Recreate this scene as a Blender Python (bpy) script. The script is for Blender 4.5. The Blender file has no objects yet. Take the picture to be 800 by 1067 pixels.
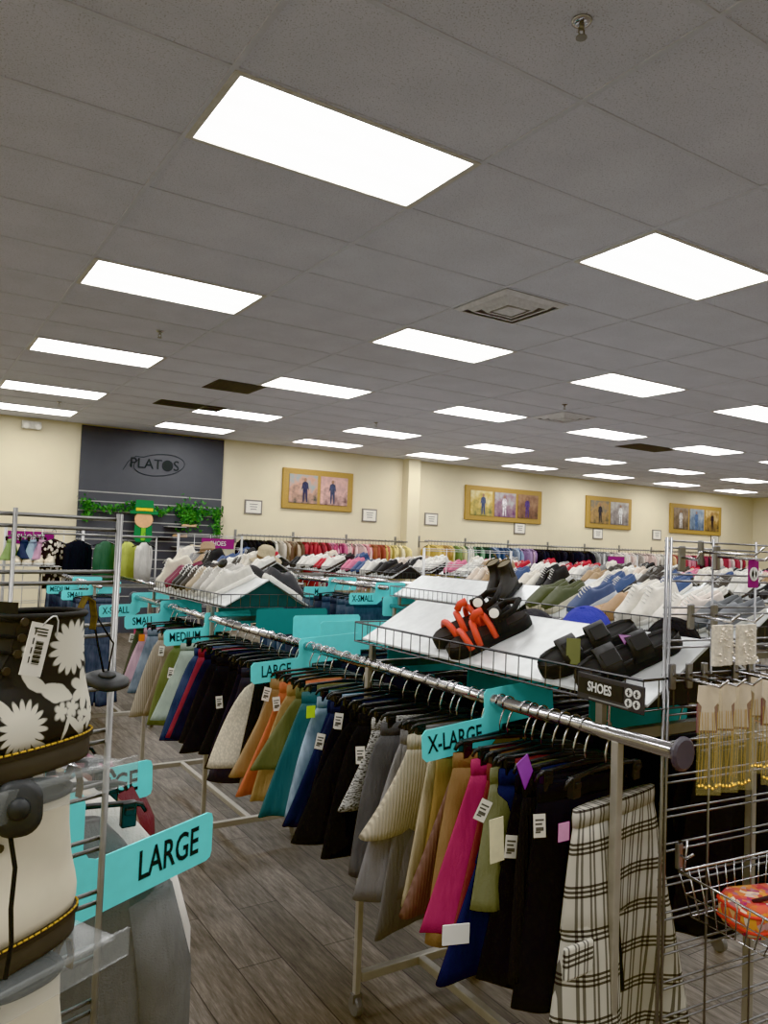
import bpy, math, random
from math import sin, cos, pi, radians as R
from mathutils import Matrix, Vector
C = bpy.context.scene.collection
scene = bpy.context.scene
rnd = random.Random(7)

# ------------------------------------------------------------------ materials
def lin(c):
    def g(v):
        v /= 255.0
        return v/12.92 if v <= .04045 else ((v+.055)/1.055)**2.4
    return (g(c[0]), g(c[1]), g(c[2]), 1)

MATS = {}
class NT:
    """small node helper"""
    def __init__(s, m):
        m.use_nodes = True
        s.t = m.node_tree; s.n = s.t.nodes; s.l = s.t.links
        s.b = s.n.get('Principled BSDF')
    def new(s, typ, **kw):
        n = s.n.new(typ)
        for k, v in kw.items(): setattr(n, k, v)
        return n
    def link(s, a, b): s.l.new(a, b)
    def math(s, op, a, b=None, clamp=False):
        n = s.new('ShaderNodeMath', operation=op); n.use_clamp = clamp
        for i, v in enumerate((a, b)):
            if v is None: continue
            if isinstance(v, (int, float)): n.inputs[i].default_value = v
            else: s.link(v, n.inputs[i])
        return n.outputs[0]
    def mix(s, f, a, b):
        n = s.new('ShaderNodeMix', data_type='RGBA')
        for i, v in ((0, f), (6, a), (7, b)):
            if isinstance(v, (int, float, tuple)): n.inputs[i].default_value = v
            else: s.link(v, n.inputs[i])
        return n.outputs[2]
    def obj(s): return s.new('ShaderNodeTexCoord').outputs['Object']
    def noise(s, vec, scale, detail=2, rough=.5):
        n = s.new('ShaderNodeTexNoise'); s.link(vec, n.inputs['Vector'])
        n.inputs['Scale'].default_value = scale; n.inputs['Detail'].default_value = detail
        n.inputs['Roughness'].default_value = rough
        return n.outputs['Fac']
    def ramp(s, f, *stops):
        n = s.new('ShaderNodeValToRGB'); e = n.color_ramp.elements
        while len(e) < len(stops): e.new(.5)
        for i, (p, c) in enumerate(stops): e[i].position = p; e[i].color = c
        s.link(f, n.inputs[0]); return n.outputs[0]
    def bump(s, h, st=.3, dist=.01):
        n = s.new('ShaderNodeBump'); n.inputs['Strength'].default_value = st; n.inputs['Distance'].default_value = dist
        s.link(h, n.inputs['Height']); s.link(n.outputs[0], s.b.inputs['Normal'])
    def scaled(s, vec, sc):
        n = s.new('ShaderNodeMapping'); s.link(vec, n.inputs[0]); n.inputs['Scale'].default_value = sc
        return n.outputs[0]

def mat(name, c, rough=.6, metal=0, var=.08, vs=30, bump=0, bs=200, spec=.5, trans=0, alpha=1, sheen=0):
    key = (name, c, rough, metal)
    if key in MATS: return MATS[key]
    m = bpy.data.materials.new(name); t = NT(m); b = t.b
    base = lin(c)
    co = t.obj()
    nz = t.noise(co, vs, 3)
    lo = tuple(v*(1-var) for v in base[:3])+(1,); hi = tuple(min(1, v*(1+var)) for v in base[:3])+(1,)
    t.link(t.ramp(nz, (.3, lo), (.7, hi)), b.inputs['Base Color'])
    b.inputs['Roughness'].default_value = rough; b.inputs['Metallic'].default_value = metal
    b.inputs['Specular IOR Level'].default_value = spec
    if trans: b.inputs['Transmission Weight'].default_value = trans; b.inputs['IOR'].default_value = 1.2
    if alpha < 1: b.inputs['Alpha'].default_value = alpha
    if bump: t.bump(t.noise(co, bs, 2), bump, .004)
    MATS[key] = m; return m

def fab(c, kind='plain'):
    key = ('fab', c, kind)
    if key in MATS: return MATS[key]
    m = bpy.data.materials.new('fabric_'+kind); t = NT(m); b = t.b
    base = lin(c); g_ = .3*base[0]+.59*base[1]+.11*base[2]; base = tuple((v*.8+g_*.2)*.9+(.020 if g_ > .025 else .004) for v in base[:3])+(1,); co = t.obj()
    b.inputs['Roughness'].default_value = .5 if kind == 'satin' else .9
    b.inputs['Specular IOR Level'].default_value = .4 if kind == 'satin' else .15
    k = lambda f: tuple(min(1, v*f) for v in base[:3])+(1,)
    soft = t.noise(co, 9, 3)
    if kind == 'denim':
        fine = t.noise(t.scaled(co, (1, 1, .25)), 60, 4)
        col = t.ramp(t.math('ADD', t.math('MULTIPLY', soft, .6), t.math('MULTIPLY', fine, .4)), (.35, k(.55)), (.65, k(1.3)))
        t.bump(fine, .3, .003)
    elif kind == 'tweed':
        w = t.noise(t.scaled(co, (1, 1, 3.0)), 105, 1)
        col = t.ramp(w, (.40, k(.12)), (.46, k(.7)), (.6, k(1.2)))
        t.bump(w, .5, .006)
    elif kind == 'cord':
        x = t.new('ShaderNodeSeparateXYZ'); t.link(co, x.inputs[0])
        s = t.math('SINE', t.math('MULTIPLY', x.outputs[0], 620))
        s = t.math('ADD', t.math('MULTIPLY', s, .5), .5)
        col = t.mix(t.math('MULTIPLY', s, .5), k(.8), k(1.25)); t.bump(s, .5, .004)
    elif kind == 'knit':
        w = t.new('ShaderNodeTexVoronoi'); t.link(t.scaled(co, (1, 1, .6)), w.inputs['Vector']); w.inputs['Scale'].default_value = 150
        col = t.ramp(w.outputs['Distance'], (.1, k(1.05)), (.7, k(.78))); t.bump(w.outputs['Distance'], -.6, .006)
    elif kind == 'plaid':
        x = t.new('ShaderNodeSeparateXYZ'); t.link(co, x.inputs[0])
        def lines(ch, period, offs, wd):
            v = t.math('DIVIDE', t.math('ADD', x.outputs[ch], 5.0), period); fr = t.math('FRACT', v)
            acc = None
            for o in offs:
                a = t.math('LESS_THAN', t.math('ABSOLUTE', t.math('SUBTRACT', fr, o)), wd)
                acc = a if acc is None else t.math('MAXIMUM', acc, a)
            return acc
        v = lines(0, .070, (.18, .34, .66, .82), .042); h = lines(2, .094, (.16, .27, .38), .030)
        cr = t.mix(soft, k(.88), k(1.05))
        cv = t.mix(t.math('MULTIPLY', v, .75), cr, lin((38, 36, 42)))
        col = t.mix(t.math('MULTIPLY', h, .88), cv, lin((30, 28, 34)))
    elif kind == 'print':
        v = t.new('ShaderNodeTexVoronoi'); t.link(co, v.inputs['Vector']); v.inputs['Scale'].default_value = 22
        col = t.mix(t.math('LESS_THAN', v.outputs['Distance'], .42), k(1), lin((235, 225, 210)))
    else:
        col = t.ramp(soft, (.3, k(.86)), (.7, k(1.12)))
        t.bump(t.math('ADD', t.math('MULTIPLY', t.noise(co, 320, 2), .25), t.math('MULTIPLY', t.noise(t.scaled(co, (1, 1, .2)), 20, 3), 3.5)), .85, .008)
    t.link(col, b.inputs['Base Color'])
    MATS[key] = m; return m

chrome = mat('chrome', (205, 205, 208), .18, 1, .04)
steel = mat('brushed_steel', (150, 149, 147), .36, .85, .08)
leg_steel = mat('rack_leg_steel', (186, 180, 170), .45, .5, .06)
wire_grey = mat('grid_wire', (150, 150, 152), .32, 1, .05)
galv = mat('galvanised_sheet', (226, 229, 230), .38, .25, .07, 24)
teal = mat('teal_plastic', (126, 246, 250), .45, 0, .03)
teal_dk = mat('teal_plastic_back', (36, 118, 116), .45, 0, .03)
black_pl = mat('black_plastic', (16, 16, 17), .35, 0, .1)
ink = mat('black_ink', (14, 20, 22), .7, 0, .02)
white_ink = mat('white_ink', (238, 238, 236), .7, 0, .02)
paper = mat('white_card', (236, 232, 222), .8, 0, .04)
clear = mat('clear_acrylic', (200, 205, 205), .12, 0, .02, alpha=.16)
purple = mat('purple_card', (138, 34, 104), .6, 0, .04)
dark_in = mat('shoe_inside', (30, 28, 27), .9, 0, .1)
rubber = mat('black_rubber', (20, 20, 21), .75, 0, .12)
gold = mat('gold_chain', (225, 175, 80), .3, 1, .05)

# ------------------------------------------------------------------ mesh builder
class MB:
    def __init__(s): s.v = []; s.f = []; s.m = []
    def add(s, vs, fs, mi=0):
        o = len(s.v); s.v += [tuple(v) for v in vs]
        for f in fs: s.f.append(tuple(i+o for i in f)); s.m.append(mi)
        return s
    def box(s, x0, x1, y0, y1, z0, z1, mi=0):
        vs = [(x, y, z) for z in (z0, z1) for y in (y0, y1) for x in (x0, x1)]
        return s.add(vs, [(0, 2, 3, 1), (4, 5, 7, 6), (0, 1, 5, 4), (2, 6, 7, 3), (0, 4, 6, 2), (1, 3, 7, 5)], mi)
    def loft(s, rings, closed=True, cap0=True, cap1=True, mi=0):
        n = len(rings[0]); vs = [p for r in rings for p in r]; fs = []
        for i in range(len(rings)-1):
            for k in range(n if closed else n-1):
                a = i*n+k; b = i*n+(k+1) % n
                fs.append((a, b, b+n, a+n))
        if closed and cap0: fs.append(tuple(reversed(range(n))))
        if closed and cap1: fs.append(tuple(range((len(rings)-1)*n, len(rings)*n)))
        return s.add(vs, fs, mi)
    def tube(s, pts, r, n=6, closed=False, mi=0):
        P = [Vector(p) for p in pts]; m = len(P); rings = []
        prev = None
        for i, p in enumerate(P):
            a = P[(i-1) % m] if (closed or i > 0) else p
            b = P[(i+1) % m] if (closed or i < m-1) else p
            d = (b-a).normalized() if (b-a).length > 1e-9 else Vector((0, 0, 1))
            if prev is None:
                u = d.cross(Vector((0, 0, 1)))
                if u.length < .05: u = d.cross(Vector((1, 0, 0)))
            else:
                u = prev - d*prev.dot(d)
                if u.length < 1e-6: u = d.cross(Vector((0, 0, 1)))
            u.normalize(); w = d.cross(u); prev = u
            rr = r[i] if isinstance(r, (list, tuple)) else r
            rings.append([p+u*(rr*cos(2*pi*k/n))+w*(rr*sin(2*pi*k/n)) for k in range(n)])
        if closed: rings.append(rings[0]); return s.loft(rings, True, False, False, mi)
        return s.loft(rings, mi=mi)
    def lathe(s, prof, c=(0, 0, 0), n=12, axis='z', mi=0):
        rings = []
        for r, h in prof:
            ring = []
            for k in range(n):
                a = 2*pi*k/n; q = (r*cos(a), r*sin(a), h)
                if axis == 'y': q = (q[0], q[2], -q[1])
                if axis == 'x': q = (q[2], q[0], q[1])
                ring.append((q[0]+c[0], q[1]+c[1], q[2]+c[2]))
            rings.append(ring)
        return s.loft(rings, mi=mi)
    def prism(s, poly, h0, h1, plane='xy', mi=0):
        def P(a, b, h): return {'xy': (a, b, h), 'xz': (a, h, b), 'yz': (h, a, b)}[plane]
        r0 = [P(a, b, h0) for a, b in poly]; r1 = [P(a, b, h1) for a, b in poly]
        return s.loft([r0, r1], mi=mi)
    def xf(s, M):
        s.v = [tuple(M @ Vector(v)) for v in s.v]; return s
    def build(s, name, m, parent=None, smooth=False, M=None, bevel=0):
        me = bpy.data.meshes.new(name)
        me.from_pydata(s.v, [], s.f)
        for mm in (m if isinstance(m, (list, tuple)) else [m]): me.materials.append(mm)
        if any(s.m): me.polygons.foreach_set('material_index', s.m)
        if smooth: me.polygons.foreach_set('use_smooth', [True]*len(me.polygons))
        me.update()
        o = bpy.data.objects.new(name, me); C.objects.link(o)
        if parent: o.parent = parent
        if M is not None: o.matrix_local = M
        if bevel:
            b = o.modifiers.new('bevel', 'BEVEL'); b.width = bevel; b.segments = 2; b.limit_method = 'ANGLE'
        return o

def tag(o, label=None, cat=None, group=None, kind=None):
    for k, v in (('label', label), ('category', cat), ('group', group), ('kind', kind)):
        if v: o[k] = v
    return o
def thing(name, label, cat, M=None, group=None):
    o = bpy.data.objects.new(name, None); C.objects.link(o); o.empty_display_size = .05
    if M is not None: o.matrix_world = M if isinstance(M, Matrix) else Matrix.Translation(M)
    return tag(o, label, cat, group)
def dup(root, M, label, group=None, recolor=None):
    r = root.copy(); C.objects.link(r); r.matrix_world = M; r['label'] = label
    if group: r['group'] = group
    elif 'group' in r: del r['group']
    for ch in KIDS.get(root.name, []):
        c = ch.copy(); C.objects.link(c); c.parent = r
        if recolor:
            k = ch.name.split('.')[0]
            if k in recolor:
                c.material_slots[0].link = 'OBJECT'; c.material_slots[0].material = recolor[k]
    return r
KIDS = {}
def reg(root, *parts): KIDS[root.name] = list(parts); return root
def T(x, y, z): return Matrix.Translation((x, y, z))
def RX(a): return Matrix.Rotation(R(a), 4, 'X')
def RY(a): return Matrix.Rotation(R(a), 4, 'Y')
def RZ(a): return Matrix.Rotation(R(a), 4, 'Z')

def text(s, name, m, parent, M, size, xs=1.0, align='CENTER', bold=0, ext=.0006):
    cu = bpy.data.curves.new(name, 'FONT'); cu.body = s; cu.size = size; cu.align_x = align; cu.align_y = 'CENTER'
    cu.extrude = ext; cu.offset = bold; cu.resolution_u = 3
    tmp = bpy.data.objects.new('tmp', cu); C.objects.link(tmp)
    dg = bpy.context.evaluated_depsgraph_get(); me = bpy.data.meshes.new_from_object(tmp.evaluated_get(dg))
    bpy.data.objects.remove(tmp); me.name = name
    for v in me.vertices: v.co.x *= xs
    me.materials.clear(); me.materials.append(m)
    o = bpy.data.objects.new(name, me); C.objects.link(o); o.parent = parent; o.matrix_local = M
    return o
STAND = RX(90)          # text standing in XZ, read from -Y
SIDE = RZ(-90) @ RX(90)  # text standing in YZ, read from -X

def rrect(x0, x1, y0, y1, r, n=4):
    P = []
    for cx, cy, a0 in ((x1-r, y1-r, 0), (x0+r, y1-r, 90), (x0+r, y0+r, 180), (x1-r, y0+r, 270)):
        for k in range(n+1):
            a = R(a0+90*k/n); P.append((cx+r*cos(a), cy+r*sin(a)))
    return P
def ipl(tab, t):
    for (a, va), (b, vb) in zip(tab, tab[1:]):
        if t <= b:
            u = (t-a)/(b-a) if b > a else 0; u = max(0, min(1, u)); u = u*u*(3-2*u)*.4+u*.6
            return va+(vb-va)*u
    return tab[-1][1]

ORD = ['nearest', 'second', 'third', 'fourth', 'fifth', 'sixth', 'seventh', 'eighth', 'ninth', 'tenth', 'eleventh', 'twelfth', 'thirteenth', 'fourteenth', 'fifteenth', 'sixteenth', 'seventeenth', 'eighteenth', 'nineteenth', 'twentieth']
# ------------------------------------------------------------------ room
ZC = 3.40; YB = 10.42; X0, X1, Y0 = -5.5, 20.0, -7.5
def floor_mat():
    m = bpy.data.materials.new('wood_plank_floor'); t = NT(m); co = t.obj()
    br = t.new('ShaderNodeTexBrick'); mp = t.new('ShaderNodeMapping'); mp.inputs['Rotation'].default_value = (0, 0, R(90))
    t.link(co, mp.inputs[0]); t.link(mp.outputs[0], br.inputs['Vector'])
    br.inputs['Scale'].default_value = 1; br.inputs['Brick Width'].default_value = 1.2; br.inputs['Row Height'].default_value = .18
    br.inputs['Mortar Size'].default_value = .0025; br.offset = .37
    br.inputs['Color1'].default_value = lin((122, 113, 104)); br.inputs['Color2'].default_value = lin((82, 76, 69)); br.inputs['Mortar'].default_value = lin((40, 37, 35))
    g = t.noise(t.scaled(co, (14, 1.6, 1)), 3.2, 8, .72)
    g2 = t.noise(t.scaled(co, (60, 5, 1)), 2, 6, .7)
    gr = t.ramp(t.math('ADD', t.math('MULTIPLY', g, .65), t.math('MULTIPLY', g2, .35)), (.38, (.34, .32, .30, 1)), (.50, (.88, .86, .83, 1)), (.62, (1.6, 1.55, 1.48, 1)))
    mu = t.new('ShaderNodeMix', data_type='RGBA', blend_type='MULTIPLY'); mu.inputs[0].default_value = 1
    t.link(br.outputs[0], mu.inputs[6]); t.link(gr, mu.inputs[7]); t.link(mu.outputs[2], t.b.inputs['Base Color'])
    t.b.inputs['Roughness'].default_value = .5; t.bump(g2, .12, .002); return m
def ceil_mat():
    m = bpy.data.materials.new('ceiling_tile'); t = NT(m); co = t.obj()
    a = t.noise(co, 150, 2, .6); b = t.noise(co, 3, 2)
    sp = t.ramp(a, (.34, (.36, .36, .36, 1)), (.42, (1, 1, 1, 1)))
    base = t.ramp(b, (.3, lin((220, 223, 234))), (.7, lin((228, 231, 242))))
    mu = t.new('ShaderNodeMix', data_type='RGBA', blend_type='MULTIPLY'); mu.inputs[0].default_value = .55
    t.link(base, mu.inputs[6]); t.link(sp, mu.inputs[7]); t.link(mu.outputs[2], t.b.inputs['Base Color'])
    t.b.inputs['Roughness'].default_value = .95; t.b.inputs['Specular IOR Level'].default_value = .1
    t.bump(a, .35, .003); return m
wallm = mat('cream_wall_paint', (231, 220, 190), .85, 0, .02, 3, .05, 120, .2)
def struct(name, mb, m, label=None):
    o = mb.build(name, m); tag(o, label, None, None, 'structure'); return o
struct('floor', MB().box(X0, X1, Y0, YB, -.1, 0), floor_mat())
struct('ceiling', MB().box(X0, X1, Y0, YB, ZC+.001, ZC+.1), ceil_mat())
struct('wall_back', MB().box(X0, X1, YB, YB+.15, 0, ZC+.1), wallm)
struct('wall_left', MB().box(X0-.15, X0, Y0, YB+.15, 0, ZC+.1), wallm)
struct('wall_right', MB().box(X1, X1+.15, Y0, YB+.15, 0, ZC+.1), wallm)
struct('wall_front', MB().box(X0, X1, Y0-.15, Y0, 0, ZC+.1), wallm)
struct('trim_1', MB().box(7.77, 8.06, YB-.22, YB, 0, ZC), wallm, 'cream square pilaster on the back wall')
gm = MB(); TX, TY = 1.22, .61
i = int(X0/TX)-1
for i in range(-4, 17):
    gm.box(i*TX-.012, i*TX+.012, Y0, YB, ZC-.006, ZC+.001)
for j in range(-12, 18):
    gm.box(X0, X1, j*TY-.010, j*TY+.010, ZC-.004, ZC+.001)
tbar = mat('ceiling_grid_bar', (214, 217, 228), .6, 0, .03)
struct('trim_2', gm, tbar, 'white metal grid bars of the suspended ceiling')
bb = mat('dark_baseboard', (60, 58, 56), .6)
struct('baseboard_back', MB().box(X0, X1, YB-.015, YB, 0, .1), bb)

# recessed lights
def lens_mat():
    m = bpy.data.materials.new('light_lens'); t = NT(m); co = t.obj()
    x = t.new('ShaderNodeSeparateXYZ'); t.link(co, x.inputs[0])
    w = t.math('ABSOLUTE', t.math('SINE', t.math('MULTIPLY', t.math('ADD', x.outputs[1], .28), pi*3/.56)))
    nz = t.noise(t.scaled(co, (1.2, 4, 1)), 2.5, 3)
    edge = t.math('MULTIPLY', t.math('SUBTRACT', .60, t.math('ABSOLUTE', x.outputs[0])), 8, True)
    st = t.math('ADD', t.math('MULTIPLY', w, 4.0), t.math('ADD', 3.2, t.math('MULTIPLY', nz, 3.0)))
    st = t.math('MULTIPLY', st, t.math('ADD', .55, t.math('MULTIPLY', edge, .45)))
    e = t.new('ShaderNodeEmission'); e.inputs[0].default_value = (1.0, .992, .972, 1); t.link(t.math('MULTIPLY', st, LENS), e.inputs[1])
    t.link(e.outputs[0], t.n['Material Output'].inputs[0]); return m
LENS = 1.15
lensm = lens_mat(); framem = mat('white_light_frame', (215, 213, 208), .5)
proto = None
COLN = {-4: 'fifth column left', -2: 'far left column', 0: 'left column', 2: 'second column', 4: 'third column', 6: 'fourth column', 8: 'fifth column', 10: 'sixth column', 12: 'seventh column', 14: 'eighth column'}
ROWN = {-8: 'behind the camera', -4: 'just behind the camera', 0: 'nearest row', 4: 'second row', 8: 'third row', 12: 'fourth row', 15: 'row next to the back wall'}
for i in (-4, -2, 0, 2, 4, 6, 8, 10, 12, 14):
    for j in (-8, -4, 0, 4, 8, 12, 15):
        if (i, j) in ((14, 0), (14, -4), (14, -8), (12, -8)): continue
        M = T((i+.5)*TX, (j+.5)*TY, ZC)
        vis = ROWN[j]
        lab = 'bright recessed ceiling light panel, ' + COLN[i] + ', ' + vis
        if proto is None:
            proto = thing('ceiling_light', lab, 'light', M, 'recessed ceiling light panels')
            fr = MB()
            for x0, x1, y0, y1 in ((-.605, -.575, -.3, .3), (.575, .605, -.3, .3), (-.575, .575, -.3, -.28), (-.575, .575, .28, .3)):
                fr.box(x0, x1, y0, y1, -.010, -.001)
            a = fr.build('light_frame', framem, proto)
            b = MB().add([(-.575, -.28, -.006), (-.575, .28, -.006), (.575, .28, -.006), (.575, -.28, -.006)], [(0, 1, 2, 3)]).build('light_lens', lensm, proto)
            reg(proto, a, b)
        else: dup(proto, M, lab, 'recessed ceiling light panels')

# ceiling vents and sprinklers
ventm = mat('vent_grey', (226, 226, 230), .5); ventd = mat('vent_dark', (62, 62, 66), .6)
def diffuser(i, j, lab):
    v = thing('air_diffuser', lab, 'vent', T((i+.25)*TX, (j+.5)*TY, ZC))
    MB().box(-.3, .3, -.3, .3, -.006, -.002).build('back_plate', mat('vent_mid', (158, 158, 164), .6), v)
    for k, r in enumerate((.295, .225, .155)):
        m = MB()
        rings = []
        for rr, z in ((r, -.008), (r-.035, -.030-.006*k), (r-.045, -.026-.006*k), (r-.012, -.006)):
            rings.append([(-rr, -rr, z), (rr, -rr, z), (rr, rr, z), (-rr, rr, z)])
        m.loft(rings, True, False, False); m.build('vent_cone', ventm, v)
    MB().box(-.085, .085, -.085, .085, -.04, -.03).build('center_plate', ventm, v)
diffuser(2, 2, 'square louvred air diffuser in the ceiling near the middle')
diffuser(5.25-.25, 7, 'smaller-looking square louvred air diffuser further back in the ceiling')
def grille(x, y, w, d, lab):
    v = thing('return_grille', lab, 'vent', T(x, y, ZC))
    MB().box(-w/2, w/2, -d/2, d/2, -.008, -.002).build('grille_frame', ventd, v)
    m = MB()
    for k in range(9):
        yy = -d/2+.03+k*(d-.06)/8; m.box(-w/2+.02, w/2-.02, yy-.004, yy+.004, -.012, -.008)
    m.build('grille_slats', mat('vent_slat', (70, 70, 72), .5), v)
grille(2.28, 5.80, .58, .58, 'dark square return grille in the ceiling')
grille(2.3, 7.45, .9, .4, 'grey louvred grille beside a ceiling light near the dark wall panel')
grille(9.5, 5.72, 1.0, .5, 'dark return grille in the ceiling far right')
sp = None
for x, y, lab in ((.87, -.94, 'chrome ceiling sprinkler at top right'), (.87, 3.95, 'small ceiling sprinkler between the left lights'), (5.78, 3.95, 'small ceiling sprinkler beside the far diffuser'), (4.86, 6.8, 'tiny ceiling sprinkler before the back wall, middle'), (.82, 8.5, 'tiny ceiling sprinkler at the far left')):
    M = T(x, y, ZC)
    if sp is None:
        sp = thing('sprinkler_head', lab, 'sprinkler', M)
        a = MB().lathe([(.036, 0), (.034, -.006), (.022, -.012), (.012, -.013)], n=16).build('escutcheon', chrome, sp, True)
        b = MB().tube([(0, 0, -.01), (0, 0, -.03)], .009, 8).tube([(-.010, 0, -.028), (-.013, 0, -.045), (0, 0, -.058)], .003).tube([(.010, 0, -.028), (.013, 0, -.045), (0, 0, -.058)], .003).build('sprinkler_body', steel, sp, True)
        c = MB().lathe([(.004, -.056), (.019, -.058), (.019, -.061), (.004, -.061)], n=14).build('deflector', steel, sp)
        reg(sp, a, b, c)
    else: dup(sp, M, lab)

# ------------------------------------------------------------------ back wall fittings
def dark_wall():
    m = mat('slatwall_charcoal', (74, 76, 82), .6, 0, .04, 4)
    g = mat('slat_groove', (175, 175, 172), .5, .3)
    t = thing('slatwall_panel', 'tall dark grey slatwall panel on the back wall', 'wall panel', T(2.69, YB, 0))
    MB().box(-1.20, 1.21, -.04, 0, 0, ZC-.02).build('panel_board', m, t)
    for k in range(12):
        z = 2.31-k*.155
        MB().box(-1.20, 1.21, -.046, -.04, z-.008, z+.008).build('slat_groove', g, t)
    lg = thing('wall_logo', 'thin black shop logo lettering with swooping ring on the dark panel', 'logo', T(2.68, YB-.045, 2.83))
    text('PLAT', 'lettering', ink, lg, T(-.14, -.002, 0) @ STAND, .24, 1.0, 'CENTER', 0, .003)
    text('S', 'lettering', ink, lg, T(.375, -.002, 0) @ STAND, .24, 1.0, 'CENTER', 0, .003)
    MB().lathe([(.001, -.006), (.095, -.006), (.095, 0), (.001, 0)], (.225, 0, 0), 20, 'y').build('globe_emblem', ink, lg)
    pts = []
    for k in range(44):
        a = R(250-k*8.6); pts.append((.04+.60*cos(a), -.003, .005+.255*sin(a)+.10*cos(a)*1.0))
    pts = [(-.78, -.003, -.16), (-.66, -.003, .03), (-.50, -.003, .15)] + [(.04+.58*cos(R(a)), -.003, .23*sin(R(a))+.06*cos(R(a))) for a in range(130, -216, -9)]
    pts = [(a*.74+.06, b, c*.80+.0) for a, b, c in pts]
    MB().tube(pts, .004, 5).build('ring_stroke', ink, lg)
dark_wall()

leafm = mat('garland_leaf', (58, 128, 44), .6, 0, .35, 12); leafd = mat('garland_leaf_dark', (32, 84, 34), .6, 0, .3, 12)
def leaves(mb, c, r, n, ry=.4):
    for _ in range(n):
        u = Vector((rnd.gauss(0, 1), rnd.gauss(0, 1)*ry, rnd.gauss(0, 1))); u = u*(r*.55)
        p = Vector(c)+u
        p.y = min(p.y, YB-.06)
        a = Vector((rnd.uniform(-1, 1), rnd.uniform(-1, .1), rnd.uniform(-1, 1))).normalized()*.035
        b = Vector((rnd.uniform(-1, 1), rnd.uniform(-1, .1), rnd.uniform(-1, 1))).normalized()*.024
        mb.add([p-a, p+b, p+a, p-b], [(0, 1, 2, 3)], rnd.choice((0, 0, 1)))
g = MB()
for k in range(46):
    u = k/45; x = 1.55+u*2.3; z = 2.14-.10*abs(sin(u*pi*3))
    leaves(g, (x, YB-.12, z), .07, 10)
for k in range(16): leaves(g, (3.82, YB-.12, 2.08-k*.04), .08, 14)
for k in range(10): leaves(g, (1.62, YB-.12, 2.15-k*.03), .09, 12)
tag(g.build('leaf_garland', [leafm, leafd]), 'green leafy garland draped across the dark slatwall', 'garland')
w = MB(); leaves(w, (3.36, YB-.12, 2.0), .21, 330)
tag(w.build('leaf_wreath', [leafm, leafd]), 'round bushy green wreath on the slatwall', 'wreath')
# green hat holiday cut-out
d = thing('holiday_cutout', 'green holiday cut-out figure with a hat on the slatwall', 'decoration', T(2.50, YB-.22, 1.52) @ Matrix.Scale(1.15, 4))
grn = mat('felt_green', (24, 110, 52), .8); skin = mat('cutout_skin', (232, 178, 132), .8)
MB().prism([(-.10, 0), (.10, 0), (.13, .06), (.12, .24), (-.12, .24), (-.13, .06)], -.012, 0, 'xz').build('suit', grn, d)
MB().prism([(.13*cos(a*pi/8), .32+.12*sin(a*pi/8)) for a in range(16)], -.018, -.006, 'xz').build('face', skin, d)
MB().prism([(-.20, .40), (.20, .40), (.20, .44), (.14, .45), (.12, .60), (-.12, .60), (-.14, .45), (-.20, .44)], -.026, -.012, 'xz').build('hat', grn, d)
MB().box(-.12, .12, -.030, -.024, .445, .485).build('hat_band', mat('cutout_yellow', (232, 200, 50), .7), d)
MB().box(-.03, .03, -.018, -.010, .02, .2).build('vest', mat('cutout_lime', (120, 190, 50), .7), d)

# framed photographs on the wall
goldf = mat('gold_cork_frame', (176, 138, 72), .6, .1, .12, 40)
def framed(x0, x1, z0, z1, n, lab, seeds):
    t = thing('picture_frame', lab, 'picture', T((x0+x1)/2, YB, (z0+z1)/2)); W = x1-x0; H = z1-z0
    MB().box(-W/2, W/2, -.05, 0, -H/2, H/2).build('frame_board', goldf, t, bevel=.012)
    mg = .13; gap = .07; pw = (W-2*mg-(n-1)*gap)/n; ph = H-.22
    for k in range(n):
        cx = -W/2+mg+pw/2+k*(pw+gap); r2 = random.Random(seeds[k]); A, Bc, Cc, D = PAL[seeds[k] % len(PAL)]
        m = bpy.data.materials.new('photo_print'); nt = NT(m); co = nt.obj()
        nz = nt.noise(co, 7, 4); xx = nt.new('ShaderNodeSeparateXYZ'); nt.link(co, xx.inputs[0])
        f = nt.math('ADD', nt.math('MULTIPLY', nz, .9), nt.math('MULTIPLY', xx.outputs[2], .5))
        nt.link(nt.ramp(f, (.2, lin(A)), (.45, lin(Bc)), (.62, lin(Cc))), nt.b.inputs['Base Color']); nt.b.inputs['Roughness'].default_value = .4
        ph_o = MB().box(-pw/2, pw/2, -.062, -.05, -ph/2, ph/2).build('photo_print', m, t, M=T(cx, 0, 0))
        fig = mat('photo_figure', D, .5, 0, .4, 25); fx = r2.uniform(-.05, .05); s = ph/.6
        q = MB()
        q.prism([(fx-.05*s, -.27*s), (fx-.02*s, -.27*s), (fx, -.06*s), (fx+.03*s, -.27*s), (fx+.06*s, -.27*s), (fx+.055*s, .02*s), (fx+.09*s, -.03*s), (fx+.065*s, .13*s), (fx+.02*s, .16*s), (fx-.02*s, .16*s), (fx-.065*s, .13*s), (fx-.09*s, -.03*s), (fx-.055*s, .02*s)], -.064, -.062, 'xz')
        o = q.build('photo_figure', fig, ph_o)
        MB().prism([(fx+.033*s*cos(a*pi/6), .195*s+.04*s*sin(a*pi/6)) for a in range(12)], -.064, -.062, 'xz').build('photo_face', mat('photo_skin', (150, 108, 84), .5), ph_o)
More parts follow.
